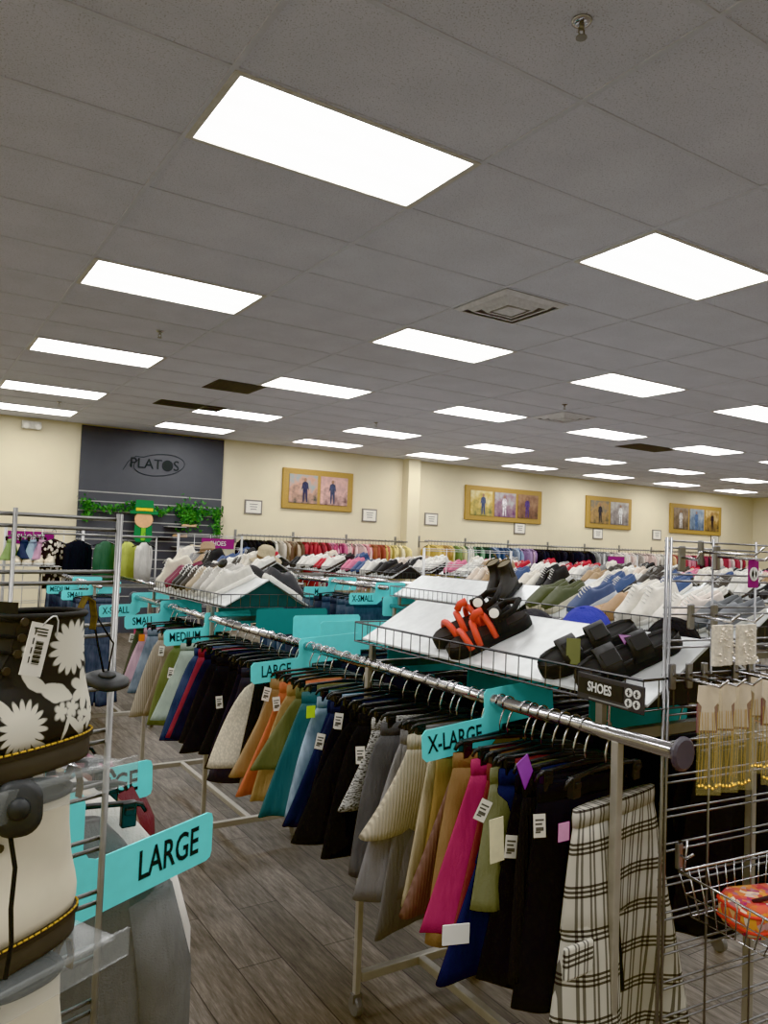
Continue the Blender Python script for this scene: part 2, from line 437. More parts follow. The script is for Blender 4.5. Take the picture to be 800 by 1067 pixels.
PAL = [((60, 66, 60), (196, 150, 130), (150, 160, 160), (40, 44, 70)), ((100, 70, 70), (214, 170, 160), (190, 150, 145), (60, 66, 90)),
       ((86, 96, 60), (200, 170, 90), (214, 200, 150), (60, 72, 104)), ((90, 50, 90), (150, 120, 130), (170, 170, 170), (210, 205, 210)),
       ((70, 50, 40), (130, 90, 70), (160, 120, 90), (66, 52, 110)), ((70, 66, 52), (170, 130, 80), (120, 110, 90), (30, 32, 42)),
       ((90, 84, 82), (150, 140, 136), (190, 186, 180), (225, 225, 222)), ((60, 52, 46), (120, 100, 84), (150, 130, 110), (205, 200, 196)),
       ((64, 76, 96), (110, 130, 150), (150, 160, 170), (70, 96, 140)), ((40, 40, 44), (150, 110, 60), (200, 170, 120), (24, 26, 40))]
framed(5.07, 6.58, 2.24, 3.0, 2, 'gold-framed board with two photographs, left of the pilaster', (0, 1))
framed(9.39, 11.63, 2.24, 3.0, 3, 'gold-framed board with three photographs, first right of the pilaster', (2, 3, 4))
framed(13.1, 14.72, 2.24, 3.02, 2, 'gold-framed board with two photographs, between the two three-photo boards', (5, 6))
framed(16.24, 18.44, 2.24, 3.03, 3, 'gold-framed board with three photographs at the far right of the back wall', (7, 8, 9))
def notice(x, z, lab):
    t = thing('wall_notice', lab, 'notice', T(x, YB, z))
    MB().box(-.17, .17, -.02, 0, -.13, .13).build('notice_frame', mat('notice_frame_grey', (120, 112, 104), .5), t)
    MB().box(-.145, .145, -.024, -.02, -.105, .105).build('notice_sheet', paper, t)
    m = MB()
    for k in range(3): m.box(-.08+.01*k, .08-.01*k, -.026, -.024, .045-k*.045, .058-k*.045)
    m.build('print_lines', mat('print_grey', (130, 126, 120), .8), t)
for x, z, lab in ((4.52, 2.22, 'small framed white notice between the dark panel and the two-photo board'), (7.0, 2.20, 'small framed white notice just left of the pilaster'), (8.52, 2.20, 'small framed white notice just right of the pilaster'), (11.0, 2.12, 'small framed white notice under the first three-photo board'), (13.55, 2.1, 'small framed white notice under the two-photo board'), (15.75, 2.16, 'small framed white notice left of the far right board'), (18.2, 2.12, 'small framed white notice under the far right board')):
    notice(x, z, lab)
e = thing('emergency_light', 'white twin-head emergency light high on the left back wall', 'emergency light', T(.74, YB, 3.28))
wpl = mat('white_plastic', (225, 222, 212), .5)
MB().box(-.14, .14, -.07, 0, -.06, .06).build('lamp_body', wpl, e, bevel=.01)
for s in (-1, 1): MB().lathe([(.02, 0), (.05, -.03), (.055, -.075), (.04, -.08)], (s*.085, -.06, -.02), 12, 'y').build('lamp_head', wpl, e, True)

# ------------------------------------------------------------------ clothing racks
ZR = 1.19
def rack(cx, ya, yb, ra, rb, lab, caps=(False, False)):
    t = thing('clothing_rack', lab, 'clothing rack', T(cx, (ya+yb)/2, 0)); o = (ya+yb)/2; ha = ya-o; hb = yb-o
    for sx in (-.26, .26):
        m = MB().tube([(sx, ra-o, ZR), (sx, rb-o, ZR)], .0165, 12)
        rail = m.build('rail', chrome, t, True)
        for e, cap in ((ra-o, caps[0]), (rb-o, caps[1])):
            if cap:
                s = -1 if e < 0 else 1
                MB().lathe([(.030, 0), (.036, .004), (.036, .010), (.030, .014), (.001, .014)], (sx, e+(-.014 if s < 0 else 0), ZR), 18, 'y').build('rail_end_cap', mat('cap_violet', (84, 82, 90), .4), rail, False)
        for y in (ha, hb):
            lg = MB().box(sx-.0105, sx+.0105, y-.0105, y+.0105, .075, ZR-.012).build('leg', leg_steel, t, bevel=.003)
            c = MB().lathe([(.030, -.012), (.034, -.006), (.034, .006), (.030, .012)], (sx, y, .035), 16, 'x')
            c.box(sx-.018, sx+.018, y-.010, y+.010, .05, .078)
            c.build('caster', mat('caster_grey', (120, 118, 116), .4, .3), lg)
    for y in (ha, hb): MB().box(-.245, .245, y-.014, y+.014, .115, .145).build('cross_bar', leg_steel, t, bevel=.003)
    MB().box(-.014, .014, ha+.014, hb-.014, .116, .144).build('base_bar', leg_steel, t, bevel=.003)
    for y in (ha, hb): MB().box(-.245, .245, y-.012, y+.012, ZR-.012, ZR+.012).build('top_bar', steel, t)
    return t

def shelf(cx, y0, y1, lab, endm=mat('shelf_end_shade', (26, 28, 30), .6)):
    t = thing('shoe_shelf', lab, 'shoe shelf', T(cx, (y0+y1)/2, 0)); h = (y1-y0)/2
    a = MB().prism([(-.235, 1.268), (-.005, 1.402), (-.002, 1.402), (-.002, 1.396), (-.235, 1.262)], -h+.01, h-.01, 'xz'); a.build('front_panel', galv, t)
    a = MB().prism([(.235, 1.268), (.005, 1.402), (.002, 1.402), (.002, 1.396), (.235, 1.262)], -h+.01, h-.01, 'xz'); a.build('back_panel', galv, t)
    for sg in (-1, 1):
        e0, e1 = sorted((sg*(h-.03), sg*(h-.026)))
        MB().prism([(-.225, 1.255), (.225, 1.255), (.01, 1.385), (-.01, 1.385)], e0, e1, 'xz').build('end_shade_sheet', endm, t)  # dark sheet stands in for the shadow inside the open shelf end
    w = MB(); zb, zt = 1.258, 1.325
    for z, r in ((zb, .003), (zt, .0035)):
        w.tube([(-.262, -h, z), (.262, -h, z), (.262, h, z), (-.262, h, z)], r, 5, True)
    n = int(2*h/.05)
    for k in range(n+1):
        y = -h+2*h*k/n
        for sx in (-.262, .262): w.tube([(sx, y, zt), (sx, y, zb)], .002, 4)
        w.tube([(-.262, y, zb), (.262, y, zb)], .0018, 4)
    for k in range(1, 10):
        x = -.262+.524*k/10
        for sy in (-h, h): w.tube([(x, sy, zt), (x, sy, zb)], .002, 4)
    w.build('wire_basket', mat('dark_wire', (104, 104, 106), .35, 1, .05), t)
    for sx in (-.26, .26):
        for sy in (-h+.12, h-.12): MB().box(sx-.008, sx+.008, sy-.01, sy+.01, ZR+.016, zb).build('support_foot', steel, t)
    return t
AL = math.atan2(.134, .23)
def on_slope(cx, y, s, yaw=0, side=-1):
    """toe points down the slope; s = distance of the toe tip from the lip"""
    d = Vector((side*cos(AL), 0, -sin(AL))); u = Vector((side*sin(AL), 0, cos(AL)))
    if side > 0: d = Vector((cos(AL), 0, -sin(AL))); u = Vector((sin(AL), 0, cos(AL)))
    M = Matrix((( -d.cross(u)).to_4d(), d.to_4d(), u.to_4d(), (0, 0, 0, 1))).transposed()
    M = Matrix.Identity(4); x = d.cross(u)
    for r in range(3): M[r][0] = x[r]; M[r][1] = d[r]; M[r][2] = u[r]
    lip = Vector((cx+side*.235, y, 1.269))
    tip = lip - d*s
    return Matrix.Translation(tip) @ M @ RZ(yaw)   # local origin = toe tip, +Y = toe direction

# racks: rows run away from the camera, first row is the one left of the camera
rack(-.98, -1.05, .75, -1.33, 1.9, 'chrome rack at the left edge behind the boots stand')
rack(.68, -1.55, -.46, -1.715, .34, 'nearest chrome double rail rack carrying the big sandals shelf', (True, False))
rack(.68, 1.10, 2.25, .34, 2.62, 'chrome double rail rack under the shelf of sneakers, behind the nearest one', (False, True))
rack(2.20, -.80, .36, -.95, .45, 'chrome rack in second row under the clog and sneaker shelf')
rack(2.20, .55, 1.70, .45, 1.78, 'chrome rack in second row under the shelf with ankle boots', (False, True))

jr = rack(2.20, 2.0, 3.7, 1.80, 3.95, 'chrome rack of jeans in second row, left of the bare galvanised shelf'); jr.scale = (1, 1, 1.1)
shelf(.68, -1.62, -.36, 'nearest sloped galvanised shoe shelf with wire basket lip holding two pairs of sandals')
shelf(.68, .98, 2.28, 'sloped shoe shelf crowded with grey and white sneakers over the nearest row', mat('shelf_end_teal', (18, 50, 50), .6))
shelf(2.20, -.88, .40, 'sloped shelf in second row with white lace-up sneakers and clogs')
shelf(2.20, .50, 1.76, 'sloped bare galvanised shelf in second row with black ankle boots')

# ------------------------------------------------------------------ size signs
def size_sign(x, y, s, lab, mirror=1, yaw=0, tilt=0, col=teal, flag=(.245, .08), block=.22, blank=False):
    t = thing('size_sign', lab, 'size sign', T(x, y, ZR) @ RZ(yaw) @ RY(tilt))
    L, H = flag; k = mirror
    P = [(-L+.012, -.042), (-L, -.054), (-L, -.042-H+.012), (-L+.012, -.042-H), (-.02, -.042-H), (.018, -.095), (.024, -.07), (block-.01, -.07), (block, -.06), (block, .022), (block-.01, .032), (-.024, .032), (-.034, .022), (-.034, -.028), (-.042, -.042)]
    if blank: P = [(.0, -.07), (block-.01, -.07), (block, -.06), (block, .052), (block-.01, .062), (-.06, .062), (-.07, .05), (-.07, -.06), (-.06, -.07)]
    MB().prism([(k*a, b) for a, b in P], -.0015, .0015, 'xz').build('sign_plate', col, t)
    if s and not blank:
        text(s, 'lettering', ink, t, T(k*(-L*.56), -.0022, -.042-H/2) @ STAND, H*.78, .70, 'CENTER', .0009, .0004)
    return t
def flip_lab(s): return s
XL = .42
size_sign(XL, -1.12, 'X-LARGE', 'teal X-LARGE size sign hanging over the nearest rail', 1, 0, -5, flag=(.245, .082))
size_sign(XL, .02, 'LARGE', 'teal LARGE size sign on the nearest rail beside the cream knit skirt', 1, 4, -3, block=.26)
size_sign(XL, 1.12, 'MEDIUM', 'teal MEDIUM size sign on the nearest rail above khaki skirts', 1, 0, -3)
size_sign(XL, 1.90, 'SMALL', 'teal SMALL size sign behind the pink shorts at the far end of the rail', 1, 0, -3)
size_sign(XL, 2.56, 'X-SMALL', 'teal X-SMALL size sign at the far end of the nearest rail', 1, 0, -2)
for y, l in ((.60, 'blank teal sign back on the nearest row between the two shoe shelves, farther one'), (.32, 'blank teal sign back with slot between the two shoe shelves, closer one')):
    size_sign(.94, y, '', l, -1, 0, 0, blank=True, block=.30)
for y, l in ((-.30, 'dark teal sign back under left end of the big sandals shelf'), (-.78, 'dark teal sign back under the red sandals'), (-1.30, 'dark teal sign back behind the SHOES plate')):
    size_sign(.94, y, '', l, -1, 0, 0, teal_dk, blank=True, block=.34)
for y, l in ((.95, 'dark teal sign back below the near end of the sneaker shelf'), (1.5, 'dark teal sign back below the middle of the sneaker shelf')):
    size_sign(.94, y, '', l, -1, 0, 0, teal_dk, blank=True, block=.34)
size_sign(1.94, 1.90, 'X-SMALL', 'teal X-SMALL size sign over the jeans in the second row', 1, 0, 0).location.z += .119
size_sign(1.94, 2.6, 'M', 'small teal M sign over the jeans, left of the X-SMALL one', 1, 0, 0).location.z += .119
size_sign(1.94, 1.74, '', 'blank teal sign at left end of the bare galvanised shelf', 1, 0, 0, blank=True, block=.2)
# left rack signs stick out to the right
def right_sign(x, y, lab, yaw, L=.29, H=.088, tilt=0, dz=0):
    t = thing('size_sign', lab, 'size sign', T(x, y, ZR-dz) @ RZ(yaw) @ RY(tilt))
    P = [(0, -.11), (.012, -.11), (.012, -.20)] 
    P = [(-.12, .022), (-.02, .022)] + [(-.02+.03*sin(R(a)), -.008+.03*cos(R(a))) for a in (30, 60, 90)] + [(.01, -.08), (.022, -.098), (.04, -.105), (L-.015, -.105), (L-.004, -.109), (L, -.12), (L, -.105-H+.015), (L-.004, -.105-H+.004), (L-.015, -.105-H), (-.06, -.105-H), (-.07, -.15), (-.07, -.06), (-.12, -.06)]
    MB().prism(list(reversed(P)), -.0015, .0015, 'xz').build('sign_plate', teal, t)
    text('LARGE', 'lettering', ink, t, T(L*.64, -.0022, -.105-H/2) @ STAND, H*.78, .72, 'CENTER', .0009, .0004)
right_sign(-.72, -1.44, 'large teal LARGE size sign in the left foreground beside the white boots', 29, .325, .092, 0, .018)
right_sign(-.74, -.92, 'teal LARGE size sign above maroon leather trousers, behind the foreground one', 12, .31, .088, -2, .035)

# ------------------------------------------------------------------ garments and hangers
def hanger_proto():
    t = thing('clip_hanger', 'x', 'hanger', T(0, 0, 0))
    pts = [(.016*cos(R(a))+0, 0, .020*sin(R(a))) for a in range(200, -31, -23)]
    pts = [(.0205*cos(R(a)), 0, .0205*sin(R(a))) for a in range(190, -41, -23)] + [(.004, 0, -.035), (-.003, 0, -.058), (0, 0, -.084)]
    a = MB().tube(pts, .0026, 6).build('hook', chrome, t, True)
    b = MB().tube([(-.158, 0, -.112), (-.150, 0, -.098), (-.13, 0, -.092), (-.05, 0, -.086), (0, 0, -.084), (.05, 0, -.086), (.13, 0, -.092), (.150, 0, -.098), (.158, 0, -.112)], [.004, .005, .0055, .0055, .008, .0055, .0055, .005, .004], 6).build('hanger_bar', black_pl, t, True)
    ps = []
    for s in (-1, 1):
        c = MB().box(s*.125-.014, s*.125+.014, -.009, .009, -.135, -.088); c.box(s*.125-.010, s*.125+.010, -.014, .014, -.112, -.098)
        ps.append(c.build('clip', black_pl, t, bevel=.003))
    return reg(t, a, b, *ps)
HANG = None
def hanger(x, y, yaw, lab, group=None, z=ZR):
    global HANG
    M = T(x, y, z) @ RZ(yaw)
    if HANG is None:
        HANG = hanger_proto(); HANG.matrix_world = M; HANG['label'] = lab
        if group: HANG['group'] = group
        return HANG
    return dup(HANG, M, lab, group)

def sup(a, e): 
    c = cos(a); s = sin(a)
    return (abs(c)**e*(1 if c >= 0 else -1), abs(s)**e*(1 if s >= 0 else -1))
def garment(kind, x, y, z, yaw, w0, w1, L, c, lab, fk='plain', cat='skirt', seed=0, thick=.035, shift=0, band=None, tagc=None, name=None, lean=0, group=None):
    r = random.Random(seed); t = thing(name or cat.replace(' ', '_'), lab, cat, T(x, y, z) @ RZ(yaw), group)
    m = fab(c, fk); n = 36; nz = 12
    ph = r.uniform(0, 6); nf = r.choice((2, 3, 3, 4)); amp = r.uniform(.010, .022); bend = r.uniform(-.03, .03)*(1 if y > -1.2 else .15); pw = r.uniform(.62, 1.25); shift += 0 if y < -1.3 else r.uniform(-.025, .02)
    def ring(u, w, d, cx, zz, a=1.0, hem=0, wf=None):
        P = []
        for k in range(n):
            sx, sy = sup(2*pi*k/n, .75)
            xx = cx+w/2*sx
            q_ = (xx-(cx if wf is None else shift*u))/(wf or max(w, .05))
            yy = d/2*sy*(1+.35*u*sin(nf*5.1*q_+ph*2))+a*amp*(u**.8)*2*sin(nf*pi*q_+ph)+a*.4*amp*u*sin(nf*7.3*q_+ph*3)+bend*u*u
            P.append((xx, yy+lean*u, zz+hem*.012*sin(3*xx/w+ph)))
        return P
    B = MB()
    bz = .035
    if kind == 'skirt':
        B.loft([ring(u, w0+(w1-w0)*u**pw, thick*(.6+(1.5 if y > -1.2 else .7)*u), shift*u, -bz-(L-bz)*u, 1, u) for u in [k/nz for k in range(nz+1)]], True, True, True)
    else:
        cr = .42 if kind == 'shorts' else .40
        B.loft([ring(u, w0+(w1-w0)*u, thick*(.6+.5*u), shift*u, -bz-(L-bz)*u) for u in [cr*k/5 for k in range(6)]]+[ring(cr+.03, (w0+(w1-w0)*cr)*.95, thick*.3, shift*cr, -bz-(L-bz)*(cr+.03))], True)
        for s in (-1, 1):
            wl = lambda u: (w0+(w1-w0)*u)*(.52 if kind == 'shorts' else .50)
            B.loft([ring(u, wl(u), thick*(.45+.36*min(1, max(0, (u-cr+.12)/.16))+.5*max(0, u-cr)), shift*u+s*wl(u)*(.47+.10*(u-cr)), -bz-(L-bz)*u, 1, max(0, u-cr), w0+(w1-w0)*u) for u in [cr-.12+(1-cr+.12)*k/10 for k in range(11)]], True)
    B.build('trouser_body' if kind != 'skirt' else 'skirt_body', m, t, True)
    Wb = MB().loft([ring(0, w0*1.01, thick*.66, 0, 0, 0), ring(0, w0*1.02, thick*.74, 0, -bz*.5, 0), ring(0, w0*1.01, thick*.64, 0, -bz-.004, 0)], True)
    Wb.build('waistband', band or m, t, True)
    if tagc:
        u = -tagc[1]/L; tx = -(w0+(w1-w0)*u)/2-.004
        q = MB().box(-.014, .014, -.0006, .0006, -.052, 0)
        q = q.build('price_tag', paper, t, M=T(tx, -thick*.4, tagc[1]) @ RZ(-25) @ RY(tagc[2]))
        p = MB()
        for k, (a_, b_) in enumerate(((-.010, .010), (-.010, .006), (-.009, .009), (-.010, .002))): p.box(a_, b_, -.0012, -.0006, -.012-.009*k-(.003 if k != 2 else .007), -.011-.009*k)
        p.build('printed_lines', mat('print_dark', (92, 90, 86), .8), q)
    return t
def hlab(l):
    w = l.split(); n = len(w)
    for stop in (' of the ', ' right ', ' left ', ' below ', ' under ', ' near ', ' at ', ' in ', ' before '):
        pass
    return 'black hanger for '+' '.join(w[:13])
NEAR = [ # key, kind, y, halfwaist, x_hem, z_hem, colour, fabric, label, category, tag
 ('skirt', 2.05, .25, .92, (226, 78, 120), 'plain', 'bright pink skirt at the far end of the rail by the SMALL sign', 'skirt', (.03, -.06, 10)),
 ('skirt', 1.96, .20, .78, (66, 72, 60), 'plain', 'dark olive grey skirt just behind the mauve one', 'skirt', None),
 ('skirt', 1.78, .15, .78, (196, 158, 178), 'plain', 'mauve pink skirt with orange sticker near the far end of the rail', 'skirt', None),
 ('skirt', 1.70, .19, .72, (120, 140, 160), 'denim', 'pale blue denim skirt hanging just in front of the mauve skirt', 'skirt', None),
 ('skirt', 1.52, .14, .64, (178, 164, 142), 'cord', 'khaki corduroy skirt below the MEDIUM sign', 'skirt', None),
 ('skirt', 1.38, .15, .65, (158, 140, 120), 'plain', 'taupe brown skirt second below the MEDIUM sign', 'skirt', (.04, -.05, 5)),
 ('skirt', 1.22, .14, .65, (108, 116, 62), 'plain', 'olive green skirt right of the khaki skirts', 'skirt', None),
 ('skirt', 1.06, .14, .70, (168, 188, 172), 'plain', 'pale sage green skirt right of the olive skirt', 'skirt', (.05, -.12, 8)),
 ('skirt', .93, .14, .64, (56, 70, 100), 'denim', 'navy blue denim skirt right of the sage skirt', 'skirt', None),
 ('skirt', .84, .14, .66, (132, 34, 46), 'plain', 'dark red skirt showing only its hem under the navy one', 'skirt', None),
 ('skirt', .76, .13, .67, (26, 28, 40), 'denim', 'dark navy skirt, first of the dark run before the LARGE sign', 'skirt', None),
 ('skirt', .66, .13, .67, (20, 20, 23), 'plain', 'black skirt, second of the dark run before the LARGE sign', 'skirt', None),
 ('shorts', .56, .14, .67, (24, 24, 27), 'denim', 'black denim shorts, third of the dark run', 'shorts', None),
 ('skirt', .46, .14, .69, (18, 18, 20), 'plain', 'black skirt with white price tag, in the dark run before the cream knit', 'skirt', (.08, -.14, -6)),
 ('skirt', .37, .14, .66, (38, 38, 44), 'denim', 'charcoal denim skirt, last of the dark run before the LARGE sign', 'skirt', None),
 ('skirt', .27, .14, .64, (46, 46, 54), 'plain', 'charcoal skirt directly behind the cream knit skirt', 'skirt', None),
 ('skirt', .165, .075, .70, (232, 220, 194), 'knit', 'cream cable knit skirt below the LARGE sign', 'skirt', None),
 ('skirt', .11, .17, .66, (22, 22, 24), 'plain', 'black skirt tucked under the cream knit skirt', 'skirt', None),
 ('skirt', .05, .16, .66, (150, 134, 118), 'plain', 'taupe skirt right of the cream knit skirt', 'skirt', None),
 ('skirt', -.02, .13, .70, (176, 138, 92), 'plain', 'tan skirt just left of the orange one', 'skirt', (.04, -.03, 12)),
 ('shorts', -.08, .12, .66, (222, 100, 50), 'plain', 'bright orange shorts with white price tags', 'shorts', (.05, -.05, -8)),
 ('skirt', -.14, .14, .66, (184, 142, 88), 'plain', 'camel skirt hanging right behind the orange shorts', 'skirt', None),
 ('skirt', -.19, .11, .80, (104, 106, 68), 'plain', 'short olive skirt right of the orange shorts', 'skirt', None),
 ('skirt', -.30, .12, .66, (22, 92, 98), 'satin', 'dark teal flared skirt right of the orange shorts', 'skirt', None),
 ('skirt', -.38, .15, .68, (148, 180, 204), 'denim', 'light blue denim skirt with lime sticker beside the teal skirt', 'skirt', None),
 ('skirt', -.43, .13, .68, (34, 40, 60), 'denim', 'navy skirt right of the light blue denim one', 'skirt', None),
 ('skirt', -.48, .15, .68, (40, 46, 66), 'plain', 'navy skirt with wide belt, two right of the light blue denim', 'skirt', (.05, -.1, 10)),
 ('skirt', -.54, .12, .68, (22, 22, 25), 'plain', 'black skirt just left of the wide flared black one', 'skirt', (.03, -.02, 6)),
 ('skirt', -.60, .09, .68, (17, 17, 19), 'plain', 'wide flared black skirt left of the tweed skirt', 'skirt', None),
 ('skirt', -.68, .13, .64, (21, 21, 23), 'plain', 'long black skirt touching the tweed skirt', 'skirt', None),
 ('skirt', -.75, .14, .80, (186, 184, 178), 'tweed', 'short black and white tweed skirt', 'skirt', (.05, -.08, -4)),
 ('skirt', -.82, .15, .66, (92, 92, 94), 'plain', 'charcoal grey skirt right of the tweed skirt', 'skirt', None),
 ('skirt', -.88, .17, .62, (140, 138, 138), 'plain', 'mid grey jersey skirt left of the beige corduroy', 'skirt', None),
 ('trousers', -.93, .17, .52, (124, 122, 120), 'plain', 'long grey trousers showing below the beige corduroy skirt', 'trousers', None),
 ('skirt', -.96, .14, .78, (204, 190, 162), 'cord', 'beige corduroy skirt left of the X-LARGE sign', 'skirt', None),
 ('skirt', -1.03, .14, .66, (196, 174, 132), 'satin', 'shiny tan skirt under the X-LARGE sign', 'skirt', None),
 ('skirt', -1.075, .18, .64, (164, 122, 58), 'plain', 'mustard brown skirt between the tan and brown corduroy skirts', 'skirt', None),
 ('skirt', -1.15, .13, .66, (122, 88, 78), 'cord', 'brown ribbed corduroy skirt right below the X-LARGE sign', 'skirt', None),
 ('skirt', -1.18, .17, .62, (150, 108, 66), 'plain', 'camel skirt showing under the brown corduroy hem', 'skirt', None),
 ('skirt', -1.25, .165, .66, (200, 44, 92), 'plain', 'hot magenta pink shorts-length skirt', 'skirt', None),
 ('skirt', -1.275, .185, .64, (118, 40, 40), 'plain', 'brick red skirt tucked right of the magenta one', 'skirt', None),
 ('skirt', -1.31, .19, .75, (116, 116, 78), 'satin', 'olive skirt with white price tags right of the magenta skirt', 'skirt', (.07, -.07, 24)),
 ('trousers', -1.35, .135, .57, (34, 40, 66), 'plain', 'navy trousers with white side stripe', 'trousers', None),
 ('trousers', -1.385, .215, .60, (20, 20, 24), 'plain', 'black trousers with cream price tag right of the navy ones', 'trousers', (.05, -.13, 3)),
 ('skirt', -1.42, .225, .62, (25, 24, 26), 'cord', 'black corduroy skirt right of the cream price tag', 'skirt', None),
 ('trousers', -1.455, .24, .58, (22, 22, 26), 'denim', 'black denim trousers with white tag left of the plaid trousers', 'trousers', (.07, -.06, -3)),
]
for k, (kind, y, xh, zh, c, fk, lab, cat, tg) in enumerate(NEAR):
    rr = random.Random(k*3+1); hw1 = XL-xh; hw0 = rr.uniform(.145, .165) if cat != 'trousers' else .15
    top = ZR-.118; yaw = rr.uniform(-13, 9)
    t_ = garment(kind, XL, y, top, yaw, hw0*2, hw1*2, top-zh, c, lab, fk, cat, k, rr.uniform(.030, .044), tagc=tg)
    if 'stripe' in lab: MB().loft([[(x, y_, z) for x, y_ in ((-.30, -.028), (-.235, -.034), (-.235, -.030), (-.30, -.024))] for z in (-.385, -.34)]).build('side_stripe', white_ink, C.objects[t_.name], False)
    hanger(XL, y, yaw, hlab(lab))
def sticker(x, y, z, c, lab):
    tag(MB().box(x-.016, x+.016, y-.001, y+.001, z-.02, z+.02).build('price_sticker', mat('sticker', c, .6), None), lab, 'sticker')
sticker(.245, 1.755, 1.02, (238, 120, 40), 'orange price sticker on the mauve skirt')
sticker(.23, -.405, 1.03, (196, 232, 60), 'lime green price sticker on the light blue denim skirt')
sticker(.288, -1.52, .985, (222, 160, 200), 'pink price sticker beside the plaid trousers')
# tall cream tag and purple tag
t = tag(MB().box(-.020, .020, -.001, .001, -.098, 0).build('paper_tag', mat('cream_card', (232, 224, 190), .8), None, M=T(.183, -1.415, .998) @ RY(-4)), 'tall cream paper tag hanging in front of black trousers', 'tag')
t = tag(MB().prism([(-.02, 0), (.012, .02), (.03, -.02), (.008, -.06)], -.001, .001, 'xz').build('paper_tag', mat('violet_card', (160, 96, 190), .7), None, M=T(.25, -1.425, 1.115)), 'violet paper tag among black hangers', 'tag')
# white side stripe on navy trousers
# plaid trousers at the near end, face to the camera
pt = garment('trousers', .478, -1.50, 1.03, 9, .335, .47, .62, (222, 216, 200), 'black and white plaid flannel trousers at the near end of the rail', 'plaid', 'trousers', 91, .05, shift=.035, band=fab((214, 208, 194), 'plaid'))
pk = MB().box(-.052, .052, -.012, .0, -.034, .034).build('cargo_pocket', fab((226, 220, 204), 'plaid'), pt, bevel=.006, M=T(-.195, -.032, -.300) @ RY(5) @ RX(-3))
hanger(.44, -1.50, 9, 'black clip hanger holding the plaid trousers', None, ZR)
for s, tx in ((-1, .31), (1, .545)):
    pass

# bare hangers and dark clothes on the far rail of the nearest row
for k in range(13):
    y = -1.50+k*.085; c = rnd.choice(((20, 20, 22), (26, 26, 30), (24, 24, 26), (30, 30, 36)))
    nm = 'black trousers on the rear rail under the sandals shelf, %s from the near end' % ORD[k]
    garment('trousers', .94, y, ZR-.1, rnd.uniform(-6, 6), .30, .40, rnd.uniform(.42, .60), c, nm, rnd.choice(('plain', 'denim')), 'trousers', 100+k, .04, group='black trousers on the rear rail')
    hanger(.94, y, 0, 'black hanger on the rear rail under the sandals shelf, %s from the near end' % ORD[k], 'hangers on the rear rail')
for k in range(9):
    y = -.28+k*.13
    garment('skirt', .94, y, ZR-.1, rnd.uniform(-6, 6), .30, .44, rnd.uniform(.36, .42), rnd.choice(((20, 20, 22), (30, 30, 36), (40, 40, 48))), 'dark skirt on the rear rail between the two shoe shelves, %s from the sandals shelf' % ORD[k], 'plain', 'skirt', 130+k, .04, group='dark skirts on the rear rail')
    hanger(.94, y, 0, 'black hanger on the rear rail between the shoe shelves, %s from the sandals shelf' % ORD[k], 'hangers on the rear rail gap')
# jeans in the second row
for k in range(15):
    y = 1.98+k*.115
    c = rnd.choice(((66, 82, 104), (88, 104, 124), (52, 62, 80), (112, 126, 142), (60, 66, 78)))
    garment('trousers', 1.94, y, ZR+.01, rnd.uniform(-8, 8), .34, .40, .8, c, 'blue denim jeans hanging in the second row left of bare shelf, %s from the shelf' % ORD[k], 'denim', 'jeans', 160+k, .05, name='jeans', group='jeans in the second row')
    hanger(1.94, y, 0, 'black hanger of jeans in the second row, %s from the bare shelf' % ORD[k], 'hangers of the second row jeans', ZR+.119)

for k in range(12):
    y = -.62+k*.19
    garment('trousers', 1.94, y, ZR-.118, rnd.uniform(-8, 8), .32, .40, rnd.uniform(.5, .66), rnd.choice(((20, 20, 22), (30, 30, 36), (24, 26, 34))), 'dark trousers on the second row rail under the shelves, %s from the near end' % ORD[k], 'plain', 'trousers', 400+k, .05, group='dark trousers in the second row')
    hanger(1.94, y, 0, 'black hanger of dark trousers in the second row, %s from the near end' % ORD[k], 'hangers of the second row trousers')
# left rack clothes
def top_garment(x, y, z, yaw, W, L, c, lab, fk='plain', cat='top', seed=0, sleeve=.5, name=None, group=None, thick=.07, drop=1):
    r = random.Random(seed); t = thing(name or cat.replace(' ', '_'), lab, cat, T(x, y, z) @ RZ(yaw), group); m = fab(c, fk); n = 20
    def ring(w, d, zz, a=0):
        P = []
        for k in range(n):
            sx, sy = sup(2*pi*k/n, .8); P.append((w/2*sx, d/2*sy+a*.012*sin(9*w/2*sx/.2+seed), zz))
        return P
    B = MB().loft([ring(W*.34, thick*.6, 0), ring(W*.55, thick*.8, -.02*drop), ring(W*.86, thick, -.055*drop), ring(W*.94, thick*1.1, -.10*drop), ring(W*.92, thick*1.1, -.1*drop-.1, .5), ring(W*.92, thick*1.15, -L*.6, 1), ring(W*.96, thick*1.2, -L, 1)], True)
    B.build('torso', m, t, True)
    for s in (-1, 1):
        q = MB().tube([(s*W*.38, 0, -.065*drop), (s*W*.47, 0, -.13*drop), (s*W*.50, .005, -.13*drop-sleeve*.5), (s*W*.48, .01, -.13*drop-sleeve)], [thick*.62, thick*.72, thick*.66, thick*.55], 10)
        q.build('sleeve', m, t, True)
    return t
top_garment(-.71, -1.27, 1.08, 2, .39, .80, (112, 112, 110), 'heather grey sweater hanging right under the foreground LARGE sign', 'plain', 'sweater', 5, .55, thick=.09, drop=2.3)
top_garment(-.675, -1.15, 1.08, 2, .43, .8, (232, 226, 218), 'white shirt hanging right behind the grey sweater', 'plain', 'shirt', 6, .5, thick=.07, drop=2.3)
top_garment(-.70, -1.03, 1.09, 4, .40, .7, (226, 222, 214), 'white and black top between the white shirt and brown leather jacket', 'print', 'top', 7, .5, thick=.06, drop=1.9)
top_garment(-.69, -.95, 1.09, 4, .40, .62, (138, 82, 60), 'brown leather jacket on the left rack', 'satin', 'jacket', 8, .5, thick=.07, drop=1.8)
